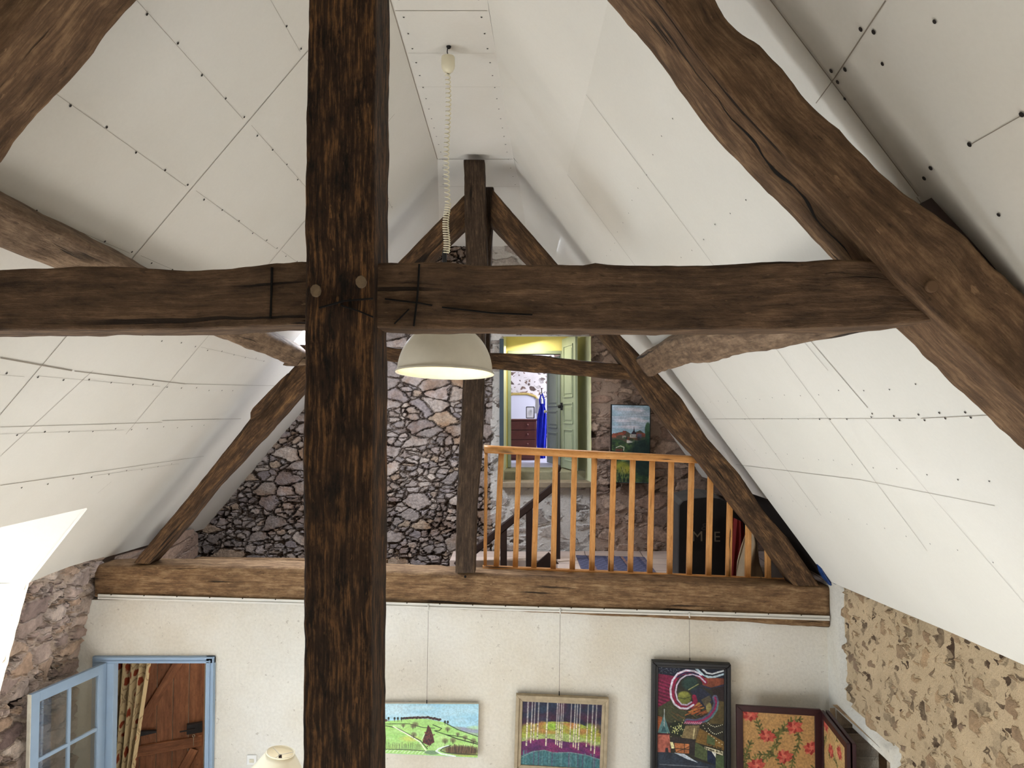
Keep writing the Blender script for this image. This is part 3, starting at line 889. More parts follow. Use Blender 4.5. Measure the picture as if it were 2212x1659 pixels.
mb.quad((2.9, YW + .02, 0), (3.4, YW + .02, 0), (3.4, YW + .02, 3.4), (2.98, YW + .02, 2.75))
struct(mb.build('wall_side', M['rubbleR']))
mb = MB()
mb.box((-4.4, -3.2, 0), (3.6, -3.0, 7))
struct(mb.build('wall_front', m_plain('dim_stone', (120, 104, 90), .9)))
mb = MB()
mb.box((-5.2, -3.2, -.2), (4.0, 14, 0))
struct(mb.build('floor', M['floor']))

# gallery floor round its stair hole
FZ = zfl
hx = P(1196, 1207, 8.62).x
mb = MB()
mb.box((hx, 7.06, FZ - .16), (3.3, YG, FZ))
mb.box((-0.72, 8.63, FZ - .16), (hx, YG, FZ))
struct(mb.build('gallery_floor', M['tiles']))

# little stone stub between far rafter foot and gable wall
rows = sheet(P(335, 1222, 7.5), P(428, 1222, 9.0), P(432, 1142, 9.0), P(375, 1150, 7.5), 30, 24)
struct(grid('wall_stub', rows, M['rubbleR']))

# ------------------------------------------------------------------ near truss
o = truss('collar_beam', [(-330, 716), (0, 714), (200, 713), (400, 711), (655, 702), (820, 708), (1000, 710), (1300, 712), (1500, 711), (1700, 711), (1850, 706), (2010, 694), (2060, 690)],
          [(-330, 584), (0, 580), (120, 577), (240, 576), (400, 584), (520, 577), (600, 566), (655, 564), (820, 566), (960, 567), (1020, 573), (1090, 571), (1262, 573), (1285, 567), (1350, 572), (1500, 574), (1620, 567), (1790, 561), (1880, 562), (2000, 600)],
          2.15, 2.31, M['collar'], n=170, amp=0.005, f1=6, amp2=0.002, seed=1, r=0.045)
tag(o, 'long dark hewn collar beam crossing the whole width in front of the hanging lamp', 'beam', 'timbers of the near truss')
def scribe(parent, pts, Y, w):
    mb = MB()
    q = [P(x, y, Y) for x, y in pts]
    for a, b in zip(q[:-1], q[1:]): mb.bar(a, b, 0.012, w, Vector((0, 1, 0)).cross(b - a))
    return mb.build('carpenter_mark', M['scribe'], parent)
collar = o
scribe(collar, [(588, 578), (587, 640), (585, 688)], 2.149, 0.005)
scribe(collar, [(906, 571), (902, 640), (894, 705)], 2.149, 0.005)
scribe(collar, [(832, 646), (900, 654), (934, 660)], 2.149, 0.004)
scribe(collar, [(955, 664), (990, 668), (1060, 676), (1150, 680)], 2.149, 0.004)
scribe(collar, [(852, 700), (884, 668)], 2.149, 0.003)

o = truss('timber_post', [(672, -800), (665, 0), (662, 120), (657, 330), (658, 560), (655, 700), (656, 820), (653, 1000), (654, 1200), (652, 1659), (648, 2010)],
          [(818, -800), (811, 0), (810, 150), (809, 330), (808, 560), (806, 700), (806, 820), (805, 1000), (803, 1200), (800, 1659), (797, 2010)],
          2.09, 2.345, M['post'], n=180, amp=0.0045, f1=6, amp2=0.0015, seed=2, r=0.07)
tag(o, 'thick dark upright timber post with two pale pegs, crossing the long collar beam', 'post', 'timbers of the near truss')
post = o
for (x, y) in ((682, 628), (780, 609)):
    mb = MB(); c = P(x, y, 2.085)
    k = 9
    ring = [c + Vector((math.cos(i * 2 * math.pi / k) * (.0145 + .002 * random.random()), 0, math.sin(i * 2 * math.pi / k) * (.0175 + .002 * random.random()))) for i in range(k)]
    mb.prism([p + Vector((0, -.005, 0)) for p in ring], (0, .06, 0))
    mb.build('peg', M['peg'], post, bevel=.002)
scribe(post, [(690, 665), (745, 650), (806, 645)], 2.088, 0.004)
scribe(post, [(737, 660), (775, 672), (806, 685)], 2.088, 0.004)

o = truss('principal_rafter', [(900, -620), (1427, 0), (1517, 125), (1604, 233), (1690, 325), (1766, 401), (1875, 515), (1951, 613), (2043, 700), (2212, 857), (2600, 1230)],
          [(1060, -640), (1555, 0), (1571, 38), (1674, 130), (1745, 217), (1821, 282), (1870, 336), (1951, 412), (1989, 440), (2100, 515), (2146, 575), (2212, 632), (2590, 1150)],
          2.10, 2.36, M['rafter'], n=170, amp=0.009, f1=5, amp2=0.003, seed=3, r=0.045)
tag(o, 'heavy hewn rafter with a long split, slanting down past the end of the collar beam', 'beam', 'timbers of the near truss')
mb = MB(); c = P(2012, 619, 2.10)
mb.prism([c + Vector((math.cos(a) * .018, -.008, math.sin(a) * .018)) for a in [i * math.pi / 6 for i in range(12)]], (0, .04, 0))
mb.build('peg', M['rafter'], o, bevel=.003)
mb = MB()
rafter_ = o
ctr_ = resample([P(x, y, 2.10) for x, y in ((1560, 180), (1604, 233), (1690, 325), (1766, 401), (1875, 515), (1905, 550))], 40)
lo_, hi_ = [], []
for i, p in enumerate(ctr_):
    f = i / 39; p = p + Vector((0, .075 + .075 * f + .012 * math.sin(f * 19), 0))
    wd = .0065 * math.sin(math.pi * f) * (1 + .5 * math.sin(f * 31)) + .0008
    for sgn, L_ in ((-1, lo_), (1, hi_)):
        ok_, q_, nq_, _i = rafter_.closest_point_on_mesh(p + Vector((0, sgn * wd, 0)) - rafter_.location)
        L_.append(q_ + nq_ * .0012 + rafter_.location)
for i in range(39): mb.quad(lo_[i], lo_[i + 1], hi_[i + 1], hi_[i])
mb.build('split', M['scribe'], rafter_)

o = truss('principal_rafter', [(617, -600), (75, 25), (-310, 468), (-700, 917)], [(500, -690), (-40, -60), (-430, 380), (-820, 840)],
          2.10, 2.38, M['rafter'], n=110, amp=0.010, f1=5, amp2=0.003, seed=4, r=0.05)
tag(o, 'heavy hewn rafter cutting across the corner beside the plain boarded slope with the dormer', 'beam', 'timbers of the near truss')

mb = MB()
tz = P(700, 2010, 2.1).z
o = timber('tie_beam', [(Vector((x, 2.02, tz - .28)), Vector((x, 2.02, tz)), Vector((x, 2.40, tz - .28)), Vector((x, 2.40, tz))) for x in np.linspace(-3.9, 2.55, 40)], M['tie'], amp=.008, seed=5)
tag(o, 'heavy tie beam carrying the foot of the thick dark post', 'beam', 'timbers of the near truss')

# packing board between rafter and boards; dark colour stands in for the shaded gap
mb = MB()
q = [P(x, y, 2.17) for x, y in ((1988, 441), (2012, 427), (2104, 527), (2188, 624), (2192, 634), (2098, 526))]
mb.prism(q, (0, .13, 0))
o = mb.build('packing_board', M['darkwood'], origin=q[0])
tag(o, 'short brown packing board wedged between the hewn rafter and the white slope', 'board')

# purlins
def purlin(name, path, w, t, ang, mat, seed):
    secs = []
    pts = resample(path, 60)
    e1 = Vector((math.cos(ang), 0, math.sin(ang))); e2 = Vector((-math.sin(ang), 0, math.cos(ang)))
    for c in pts:
        secs.append((c - e1 * w / 2 - e2 * t / 2, c + e1 * w / 2 - e2 * t / 2, c - e1 * w / 2 + e2 * t / 2, c + e1 * w / 2 + e2 * t / 2))
    return timber(name, secs, mat, amp=0.016, f1=2.2, amp2=.003, seed=seed, r=.16)
aL = math.atan(sL)
o = purlin('roof_purlin', [(-1.93, 2.42, EYE.z + .74), (-1.925, 3.2, EYE.z + .70), (-1.93, 4.5, EYE.z + .62), (-1.945, 6.68, EYE.z + .515)], .17, .16, aL, M['purlin'], 6)
tag(o, 'pale brown purlin running back under the white slope on the dormer side', 'beam', 'purlins')
o = purlin('roof_purlin', [(1.23, 2.40, EYE.z + .40), (1.22, 4.0, EYE.z + .43), (1.215, 5.4, EYE.z + .46), (1.235, 6.66, EYE.z + .44)], .21, .17, -math.atan(sR), M['purlin'], 7)
tag(o, 'pale brown purlin resting on the far rafter beside the village painting, under the slope', 'beam', 'purlins')

# ------------------------------------------------------------------ far truss
YF, YB = 6.72, 6.95
o = truss('tie_beam', [(205, 1290), (655, 1304), (1200, 1327), (1450, 1338), (1792, 1357)], [(205, 1222), (400, 1221), (655, 1226), (985, 1238), (1300, 1250), (1700, 1264), (1792, 1268)],
          YF, 7.06, M['tie'], n=140, amp=0.010, f1=4, amp2=.002, seed=8, r=.10)
tag(o, 'broad brown tie beam under the pine railing and above the plastered wall', 'beam', 'timbers of the far truss')
mb = MB(); c = P(1005, 1246, YF - .004)
mb.prism([c + Vector((math.cos(a) * .011, 0, math.sin(a) * .011)) for a in [i * math.pi / 5 for i in range(10)]], (0, .01, 0))
mb.build('peg_hole', M['scribe'], o)

o = truss('king_post', [(1002, 345), (1004, 480), (1006, 565), (1002, 720), (1000, 830), (992, 970), (986, 1100), (983, 1238)],
          [(1047, 345), (1050, 480), (1053, 565), (1048, 720), (1046, 830), (1042, 965), (1030, 1100), (1026, 1238)],
          6.62, 6.80, M['farpost'], n=110, amp=.007, f1=6, amp2=.001, seed=9, r=.08)
tag(o, 'dark upright king post rising to the ridge at the end of the railing', 'post', 'timbers of the far truss')
o = truss('ridge_strut', [(1030, 404), (1031, 480), (1030, 600), (1028, 800)], [(1066, 404), (1065, 480), (1062, 560), (1058, 800)],
          6.98, 7.12, M['farpost'], n=40, amp=.005, seed=10)
tag(o, 'short dark strut standing just behind the top of the king post', 'post', 'timbers of the far truss')
o = truss('principal_rafter', [(322, 1219), (395, 1137), (460, 1053), (560, 947), (642, 855), (790, 700), (920, 570), (1000, 492), (1014, 480)],
          [(287, 1216), (395, 1085), (503, 950), (560, 878), (631, 796), (760, 668), (862, 563), (935, 490), (1010, 413)],
          YF, YB, M['far'], n=120, amp=.010, f1=4, amp2=.002, seed=11)
tag(o, 'brown far rafter rising from the tie beam behind the thick post to the king post', 'beam', 'timbers of the far truss')
o = truss('principal_rafter', [(1716, 1266), (1660, 1186), (1618, 1132), (1572, 1074), (1509, 990), (1446, 924), (1404, 868), (1352, 795), (1305, 735), (1165, 592), (1080, 502), (1060, 480)],
          [(1772, 1266), (1744, 1222), (1702, 1162), (1651, 1104), (1597, 1023), (1530, 948), (1473, 860), (1431, 815), (1345, 728), (1210, 575), (1120, 472), (1064, 408)],
          YF, YB, M['far'], n=120, amp=.005, f1=4, amp2=.002, seed=12)
tag(o, 'dark far rafter with pale scratches, its foot at the end of the pine railing', 'beam', 'timbers of the far truss')
o = truss('collar_beam', [(640, 778), (830, 778), (856, 782), (960, 790), (1070, 797), (1200, 807), (1272, 812), (1378, 822)],
          [(640, 744), (830, 748), (856, 752), (960, 757), (1055, 761), (1182, 769), (1272, 781), (1350, 787)],
          6.80, 6.93, M['far'], n=90, amp=.010, f1=4, amp2=.002, seed=13)
tag(o, 'thin bowed collar beam of the far truss, behind the lamp shade and across the doorway', 'beam', 'timbers of the far truss')
o = truss('timber_cleat', [(541, 907), (562, 895), (600, 848), (622, 806)], [(541, 890), (545, 882), (576, 850), (604, 822)], 6.64, 6.74, M['far'], n=24, amp=.004, seed=14)
tag(o, 'split timber cleat nailed on the far rafter below the purlin end', 'beam')
o = truss('timber_cleat', [(610, 789), (640, 790), (660, 788)], [(628, 764), (645, 762), (660, 765)], 6.66, 6.80, M['purlin'], n=16, amp=.003, seed=15)
tag(o, 'small timber block under the purlin end, half hidden by the thick post', 'beam')
o = truss('wall_plate_board', [(420, 1218), (655, 1221), (835, 1222)], [(420, 1206), (655, 1209), (835, 1211)], 8.2, 8.3, M['tie'], n=30, amp=.003, seed=16)
tag(o, 'thin brown board along the foot of the rubble gable wall', 'board')

# ------------------------------------------------------------------ pine railing
YR = 7.0
rail = empty('railing', P(1043, 1232, YR))
tag(rail, 'varnished pine railing with square balusters between king post and rafter foot', 'railing')
def rbar(name, px0, px1, h0, h1, dep, Y=YR, **kw):
    a0, a1 = P(px0[0], px0[1] + h0 / 2, Y), P(px1[0], px1[1] + h1 / 2, Y)
    b0, b1 = P(px0[0], px0[1] - h0 / 2, Y), P(px1[0], px1[1] - h1 / 2, Y)
    d = Vector((0, dep / 2, 0))
    A = resample([a0, a1], 24); B = resample([b0, b1], 24)
    return timber(name, [(a - d, b - d, a + d, b + d) for a, b in zip(A, B)], M['pine'], rail, amp=.0006, seed=17, **kw)
rbar('top_rail', (1046, 970), (1506, 993), 17, 16, .07, r=.32)
rbar('bottom_rail', (1043, 1227), (1708, 1256), 12, 12, .06, r=.2)
bal = [((1050, 976), (1048, 1222), 7), ((1083, 976), (1072, 1226), 12), ((1121, 978), (1113, 1228), 11.5), ((1161, 980), (1153, 1230), 11.5), ((1200, 982), (1195, 1232), 11.5), ((1241, 984), (1236, 1234), 11.5),
       ((1284, 986), (1278, 1236), 11.5), ((1326, 988), (1319, 1238), 11.5), ((1367, 990), (1361, 1240), 11.5), ((1409, 991), (1403, 1242), 11.5), ((1450, 992), (1446, 1243), 11.5), ((1494, 994), (1488, 1245), 11.5),
       ((1535, 1020), (1530, 1247), 11.5), ((1577, 1072), (1573, 1249), 11.5), ((1617, 1124), (1615, 1251), 11.5), ((1658, 1178), (1659, 1252), 11.5), ((1697, 1232), (1698, 1253), 9)]
for i, (t_, b_, w) in enumerate(bal):
    l0, l1 = P(b_[0] - w / 2, b_[1], YR), P(t_[0] - w / 2, t_[1], YR)
    r0, r1 = P(b_[0] + w / 2, b_[1], YR), P(t_[0] + w / 2, t_[1], YR)
    d = Vector((0, .021, 0))
    A = resample([l0, l1], 10); B = resample([r0, r1], 10)
    timber('baluster', [(a - d, b - d, a + d, b + d) for a, b in zip(A, B)], M['pine'], rail, amp=.0006, seed=20 + i, r=.08)

# ------------------------------------------------------------------ hanging lamp
hook = PZ(968, 100, H)
YL = hook.y
lampE = empty('pendant_lamp', (hook.x, YL, H))
tag(lampE, 'large grey enamel dome lamp hanging on a coiled cord from the ridge', 'lamp')
at = lambda x, y: P(x, y, YL)
mb = MB()
mb.tube([Vector((hook.x, YL, H + .005)), Vector((hook.x - .004, YL, H - .02)), at(966, 112), at(969, 124)], .0035, 8)
mb.lathe([(.0, 0), (.016, 0), (.012, -.012), (.004, -.016)], (hook.x + .004, YL, H - .001), 16)
mb.build('ceiling_hook', M['iron'], lampE, smooth=True)
c0, c1 = at(968, 123), at(968, 159)
hh = c0.z - c1.z; rr = .044
mb = MB()
mb.lathe([(.0, 0), (rr * .93, 0), (rr * .97, -hh * .05), (rr, -hh * .5), (rr * .93, -hh * .68), (rr * .72, -hh * .86), (rr * .3, -hh * .98), (.006, -hh * 1.0)], c0, 32)
mb.build('cable_cup', M['cream'], lampE, smooth=True)
pts = []; rads = []
top, mid, bot = at(967, 158), at(966, 440), at(963, 548)
def coil(a, b, turns, r0, r1, ph, per=12):
    n = int(turns * per); out = []
    for i in range(n):
        f = i / n; c = a.lerp(b, f); r = r0 + (r1 - r0) * f
        c = c + Vector((.006 * math.sin(f * 7 + ph), 0, 0))
        an = 2 * math.pi * i / per
        out.append(c + Vector((math.cos(an) * r, math.sin(an) * r, 0)))
    return out
pts = coil(top, mid, 29, .015, .016, 0) + coil(mid, bot, 21, .017, .020, 2)
mb = MB(); mb.tube(pts, .0040, 6)
mb.build('coiled_cord', M['cream'], lampE, smooth=True)
mb = MB()
mb.lathe([(.0, .035), (.014, .03), (.016, 0), (.010, -.07), (.0, -.08)], at(960, 552), 16)
mb.build('plug', M['black'], lampE, smooth=True)
RIM = at(961, 806)
Rr = 106.5 / F * YL
tilt = Matrix.Rotation(math.radians(-4.4), 3, 'X') @ Matrix.Rotation(math.radians(1.2), 3, 'Y')
prof = []
hd = .315
for i in range(22):
    a = math.radians(88 * i / 21)
    prof.append((Rr * .965 * math.cos(a) ** .92 if i < 21 else .035, hd * math.sin(a)))
outer = [(Rr, -.004), (Rr, .006), (Rr * .985, .010)] + prof[0:] + [(.036, hd + .03), (.030, hd + .09), (.0, hd + .095)]
mb = MB(); mb.lathe([(r, z) for r, z in outer], RIM, 72, tilt)
mb.build('lamp_shade', M['shade_out'], lampE, smooth=True)
mb = MB(); mb.lathe([(Rr, -.004), (Rr * .975, -.001)] + [(max(.0, r - .006), z + .0) for r, z in prof] + [(.0, hd - .01)], RIM, 72, tilt)
mb.build('shade_lining', M['shade_in'], lampE, smooth=True)
mb = MB()
mb.tube([RIM + Vector((0, 0, hd + .09)), RIM + Vector((0, 0, hd + .16)), at(960, 560)], .006, 8)
mb.build('stem', M['black'], lampE, smooth=True)
mb = MB(); mb.lathe([(.0, -.075), (.02, -.07), (.034, -.045), (.036, -.02), (.026, .01), (.015, .035), (.014, .07), (.0, .07)], RIM + Vector((0, 0, .17)), 20)
mb.build('bulb', m_emit('bulb_glow', (1.0, .86, .58, 1), 26.0), lampE, smooth=True)

# ------------------------------------------------------------------ doorway and rooms behind the gallery
YP = 10.0
px0, px1 = P(1092, 800, YP).x, P(1247, 800, YP).x
step_z, thr_z = P(1150, 1041, YG).z, P(1150, 1010, YP).z
mb = MB()
ztopG, ztopP = gz1, gz1 + .35
mb.quad((gx0, YG, gz0), (px0 + .01, YP, thr_z), (px0 + .01, YP, ztopP), (gx0, YG, ztopG))
struct(mb.build('wall_passage', M['lime']))
mb = MB()
mb.quad((gx1, YG - .02, gz0), (px1 + .0, YP, thr_z - .1), (px1 + .0, YP, ztopP), (gx1, YG - .02, ztopG))
struct(mb.build('wall_passage', M['lime']))
mb = MB()
mb.quad((gx0, YG, ztopG), (px0, YP, ztopP), (px1 + .12, YP, ztopP), (gx1, YG, ztopG))
struct(mb.build('ceiling_passage', M['white']))
ix0, ix1 = P(1104, 800, YP).x, P(1211, 800, YP).x
iz1 = P(1150, 765, YP).z
mb = MB()
mb.box((px0 - .1, YP, iz1), (px1 + .2, YP + .1, ztopP + .1))
mb.box((px0 - .1, YP, thr_z - .3), (ix0, YP + .1, iz1))
mb.box((ix1, YP, thr_z - .3), (px1 + .2, YP + .1, iz1))
struct(mb.build('wall_passage', M['yellow']))
mb = MB()
wj = .045
mb.box((ix0 - wj, YP - .03, thr_z), (ix0, YP + .12, iz1 + wj)); mb.box((ix1, YP - .03, thr_z), (ix1 + wj, YP + .12, iz1 + wj)); mb.box((ix0 - wj, YP - .031, iz1), (ix1 + wj, YP + .121, iz1 + wj))
dfr = struct(mb.build('door_1', M['green'], bevel=.006)); dfr['label'] = 'sage green inner door frame'
# dark edge of a shutter beside the opening
mb = MB()
a, b = P(1079, 732, YG - .05), P(1088, 732, YG - .05)
mb.box((a.x, YG - .07, P(1080, 1000, YG).z), (b.x, YG + .02, a.z))
struct(mb.build('trim_1', M['iron'] if False else m_plain('slate_paint', (52, 64, 70), .6), bevel=.004))
# steps
mb = MB()
mb.box((gx0 - .02, YG - .05, P(1150, 1054, YG - .05).z), (gx1 + .01, YG + .32, step_z))
struct(mb.build('doorstep', M['stepwood'], bevel=.008))
rows = sheet((gx0, YG + .30, step_z - .02), (gx1 + .05, YG + .30, step_z - .02), (gx1 + .05, YG + .30, thr_z - .01), (gx0, YG + .30, thr_z - .01), 30, 6)
mb = MB()
mb.box((gx0 - .02, YG + .30, step_z - .05), (gx1 + .1, YP + .3, thr_z - .005))
struct(mb.build('doorstep', M['stonestep'], bevel=.02))

def panel_door(root, name, a, b, z0, z1, mat, th=.035, n=Vector((0, -1, 0)), panels=((.06, .30), (.34, .50), (.54, .94)), parent=True):
    """door leaf standing from a to b (plan points) with raised panels on side n"""
    a = Vector((a[0], a[1], z0)); b = Vector((b[0], b[1], z0)); d = (b - a); L = d.length; d.normalize(); n = n.normalized()
    Hh = z1 - z0; upv = Vector((0, 0, 1))
    mb = MB()
    q = [a, b, b + upv * Hh, a + upv * Hh]
    mb.hexa([p for p in q], [p - n * th for p in q])
    for f0, f1 in panels:
        p0, p1 = a + d * L * .16, a + d * L * .84
        zz0, zz1 = Hh * f0, Hh * f1
        m = .012
        for (u0, u1, v0, v1) in ((0, 1, zz0, zz0 + .018), (0, 1, zz1 - .018, zz1)):
            f = [p0 + upv * v0, p1 + upv * v0, p1 + upv * v1, p0 + upv * v1]
            mb.hexa([x + n * m for x in f], f)
        for pp, s in ((p0, 1), (p1, -1)):
            f = [pp + upv * zz0, pp + d * .018 * s + upv * zz0, pp + d * .018 * s + upv * zz1, pp + upv * zz1]
            mb.hexa([x + n * m for x in f], f)
        g = [p0 + d * .05 + upv * (zz0 + .05), p1 - d * .05 + upv * (zz0 + .05), p1 - d * .05 + upv * (zz1 - .05), p0 + d * .05 + upv * (zz1 - .05)]
        mb.hexa([x + n * .008 for x in g], g)
    return mb.build(name, mat, root, bevel=.003)
# outer leaf, folded back against the reveal
e2 = empty('door_2', (P(1240, 900, 9.32).x, 9.32, thr_z)); struct(e2); e2['label'] = 'sage green panelled door folded back in the doorway'
pa, pb = P(1214, 900, 9.93), P(1243, 900, 9.30)
panel_door(e2, 'leaf', (pa.x, pa.y), (pb.x, pb.y), thr_z + .01, P(1214, 733, 9.93).z, M['green'], n=Vector((-1, -.45, 0)))
mb = MB(); kp = P(1214, 878, 9.86) + Vector((-.03, -.02, 0))
mb.lathe([(.0, .03), (.022, .02), (.024, 0), (.012, -.014), (.012, -.04), (.0, -.04)], kp, 16, Matrix.Rotation(math.radians(-90), 3, 'Y'))
mb.box((kp.x + .01, kp.y - .03, kp.z - .05), (kp.x + .035, kp.y + .04, kp.z + .05))
mb.build('door_knob', M['black'], e2, smooth=False)
e3 = empty('door_3', (ix1, YP + .12, thr_z)); struct(e3); e3['label'] = 'grey green panelled door ajar into the bedroom'
pb, pa = (ix1 - .005, YP + .13), (P(1181, 900, 10.9).x, 10.9)
panel_door(e3, 'leaf', pa, pb, thr_z + .01, iz1 - .01, M['greeng'], n=Vector((-1, -.2, 0)))
mb = MB(); kp = Vector((pa[0] - .02, pa[1] - .06, P(1183, 889, 10.8).z))
mb.lathe([(.0, .03), (.022, .02), (.024, 0), (.012, -.014), (.0, -.04)], kp, 16, Matrix.Rotation(math.radians(-90), 3, 'Y'))
mb.build('door_knob', M['cream'], e3, smooth=True)
# bedroom shell
YI = 12.6
mb = MB()
mb.quad((-1.8, YI, thr_z), (2.2, YI, thr_z), (2.2, YI, 5.9), (-1.8, YI, 5.9), 0)
bedz = P(1140, 852, YI).z
struct(mb.build('wall_bedroom', m_stone('limewashed_bedroom_stone', 'x', 7.4, 11.0, [C(120, 100, 92), C(150, 126, 116), C(96, 82, 78)], C(226, 220, 222), C(90, 76, 70), (.05, .12), .12, .0, .35)))
mb = MB()
mb.quad((-1.8, YP + .12, thr_z), (-1.8, YI, thr_z), (-1.8, YI, 5.9), (-1.8, YP + .12, 5.9))
mb.quad((2.2, YP + .12, thr_z), (2.2, YI, thr_z), (2.2, YI, 5.9), (2.2, YP + .12, 5.9))
mb.quad((-1.8, YP + .11, thr_z), (ix0 - .04, YP + .11, thr_z), (ix0 - .04, YP + .11, 5.9), (-1.8, YP + .11, 5.9))
mb.quad((ix1 + .04, YP + .11, thr_z), (2.2, YP + .11, thr_z), (2.2, YP + .11, 5.9), (ix1 + .04, YP + .11, 5.9))
struct(mb.build('wall_bedroom', M['lilac']))
mb = MB(); mb.quad((-1.8, YP + .1, 5.9), (2.2, YP + .1, 5.9), (2.2, YI, 5.9), (-1.8, YI, 5.9)); struct(mb.build('ceiling_bedroom', M['white']))
mb = MB(); mb.box((-1.8, YP + .1, thr_z - .1), (2.2, YI, thr_z)); struct(mb.build('bedroom_floor', m_plain('lilac_boards', (186, 186, 204), .5)))
# mirror with gilt arched frame
ma, mbx = P(1096, 905, YI - .06), P(1160, 905, YI - .06)
zt = P(1130, 851, YI - .06).z
mir = empty('wall_mirror', ((ma.x + mbx.x) / 2, YI - .05, ma.z)); tag(mir, 'wide gilt-framed arched mirror on the bedroom wall above the chest', 'mirror')
W2 = (mbx.x - ma.x) / 2 + .06; cx = (ma.x + mbx.x) / 2 - .03
arc = [(-W2, ma.z - .1), (W2, ma.z - .1), (W2, zt - .12), (W2 * .8, zt - .04), (W2 * .4, zt), (-W2 * .4, zt), (-W2 * .8, zt - .04), (-W2, zt - .12)]
mb = MB(); mb.prism([(cx + x, YI - .05, z) for x, z in arc], (0, .04, 0)); mb.build('mirror_glass', m_plain('reflection_tint', (214, 214, 228), .08, 0, 1, 0, 0.0, .9), mir)  # lilac-white colour stands in for the reflected room
mb = MB(); mb.tube([(cx + x, YI - .055, z) for x, z in arc[1:] + arc[:1]], .022, 8); mb.build('gilt_frame', M['gold'], mir, smooth=True)
# chest of drawers
YC = 11.5
cx0, cx1 = P(1090, 905, YC).x, P(1159, 905, YC).x
cz = P(1130, 906, YC).z
ch = empty('chest_of_drawers', ((cx0 + cx1) / 2, YC, thr_z)); tag(ch, 'dark mahogany chest of drawers seen through the doorway', 'chest of drawers')
mb = MB(); mb.box((cx0, YC, thr_z), (cx1, YC + .45, cz - .02)); mb.build('carcass', M['chest'], ch, bevel=.006)
mb = MB(); mb.box((cx0 - .015, YC - .02, cz - .02), (cx1 + .015, YC + .46, cz + .005)); mb.build('chest_top', M['chest'], ch, bevel=.006)
hh = (cz - .04 - thr_z) / 4
for i in range(4):
    z0 = thr_z + .03 + i * hh
    mb = MB(); mb.box((cx0 + .02, YC - .012, z0), (cx1 - .02, YC + .01, z0 + hh - .018)); d_ = mb.build('drawer', M['chest'], ch, bevel=.004)
    mb = MB(); kx = P(1139, 920, YC).x
    mb.lathe([(.0, .035), (.016, .03), (.02, .02), (.008, .008), (.008, 0)], (kx, YC - .012, z0 + hh * .5), 14, Matrix.Rotation(math.radians(90), 3, 'X'))
    k_ = mb.build('knob', M['chest'], ch, smooth=True); k_.parent = d_; 
    k_.location = ch.location * 0
    for v in k_.data.vertices: pass
    d_.location = (0, 0, 0)
# small framed picture on the chest
pc = [P(x, y, YC + .3) for x, y in ((1137, 879), (1154, 879), (1154, 903), (1137, 903))]
cv = Cv(1137, 879, 1154, 903, 3, (222, 222, 226)); cv.ell(1145, 892, 4, 6, (170, 172, 170), .6, .8); cv.ell(1147, 888, 2, 3, (140, 146, 140), .5, .8)
sp_ = empty('small_picture', pc[3]); tag(sp_, 'small pale framed drawing standing on the mahogany chest', 'picture')
cv.panel('print', pc, M['paint'], sp_)
mb = MB()
for i in range(4): mb.bar(pc[i] + Vector((0, .004, 0)), pc[(i + 1) % 4] + Vector((0, .004, 0)), .012, .012, Vector((0, 1, 0)))
mb.build('picture_frame', M['black'], sp_)
# blue overalls on a hook
YO = 11.0
ov = empty('overalls', P(1171, 850, YO)); tag(ov, 'bright blue work overalls hanging beside the chest of drawers', 'clothing')
def cloth(name, Ltop, Rtop, Lpts, Rpts, mat, parent, Y, n=40, m=18, depth=.05, folds=3.0, seed=0):
    A = resample([P(x, y, Y) for x, y in Lpts], n); B = resample([P(x, y, Y) for x, y in Rpts], n)
    rows = []
    for i in range(n):
        r = []
        for j in range(m + 1):
            f = j / m; p = A[i].lerp(B[i], f)
            p = p + Vector((0, -math.sin(math.pi * f) * depth + depth * .35 * math.sin(folds * 2 * math.pi * f + i * .12 + seed) , 0))
            r.append(p - parent.location)
        for j in range(m, -1, -1):
            f = j / m; p = A[i].lerp(B[i], f) + Vector((0, math.sin(math.pi * f) * depth * .5 + .004, 0))
            r.append(p - parent.location)
        rows.append(r)
    o = grid(name, rows, mat, parent)
    return o
cloth('body', 0, 0, [(1167, 872), (1164, 886), (1160, 905), (1159, 930), (1159, 960), (1162, 990)], [(1175, 872), (1180, 886), (1181, 900), (1181, 930), (1180, 960), (1178, 990)], M['blueover'], ov, YO, depth=.07)
mb = MB()
for q in (((1169, 852), (1166, 864), (1167, 875)), ((1171, 850), (1175, 862), (1176, 876))):
    mb.tube([P(x, y, YO - .02) for x, y in q], .012, 8)
mb.build('strap', M['blueover'], ov, smooth=True)
mb = MB(); mb.tube([P(1170, 838, YO), P(1170, 846, YO), P(1171, 852, YO - .03)], .008, 8); mb.build('hook', M['iron'], ov, smooth=True)
sh = empty('towel', P(1160, 860, YO + .15)); tag(sh, 'pale towel hanging behind the bright blue overalls', 'towel')
cloth('cloth', 0, 0, [(1157, 861), (1156, 880), (1155, 893)], [(1181, 861), (1182, 880), (1182, 893)], M['switch'], sh, YO + .2, n=16, depth=.03)

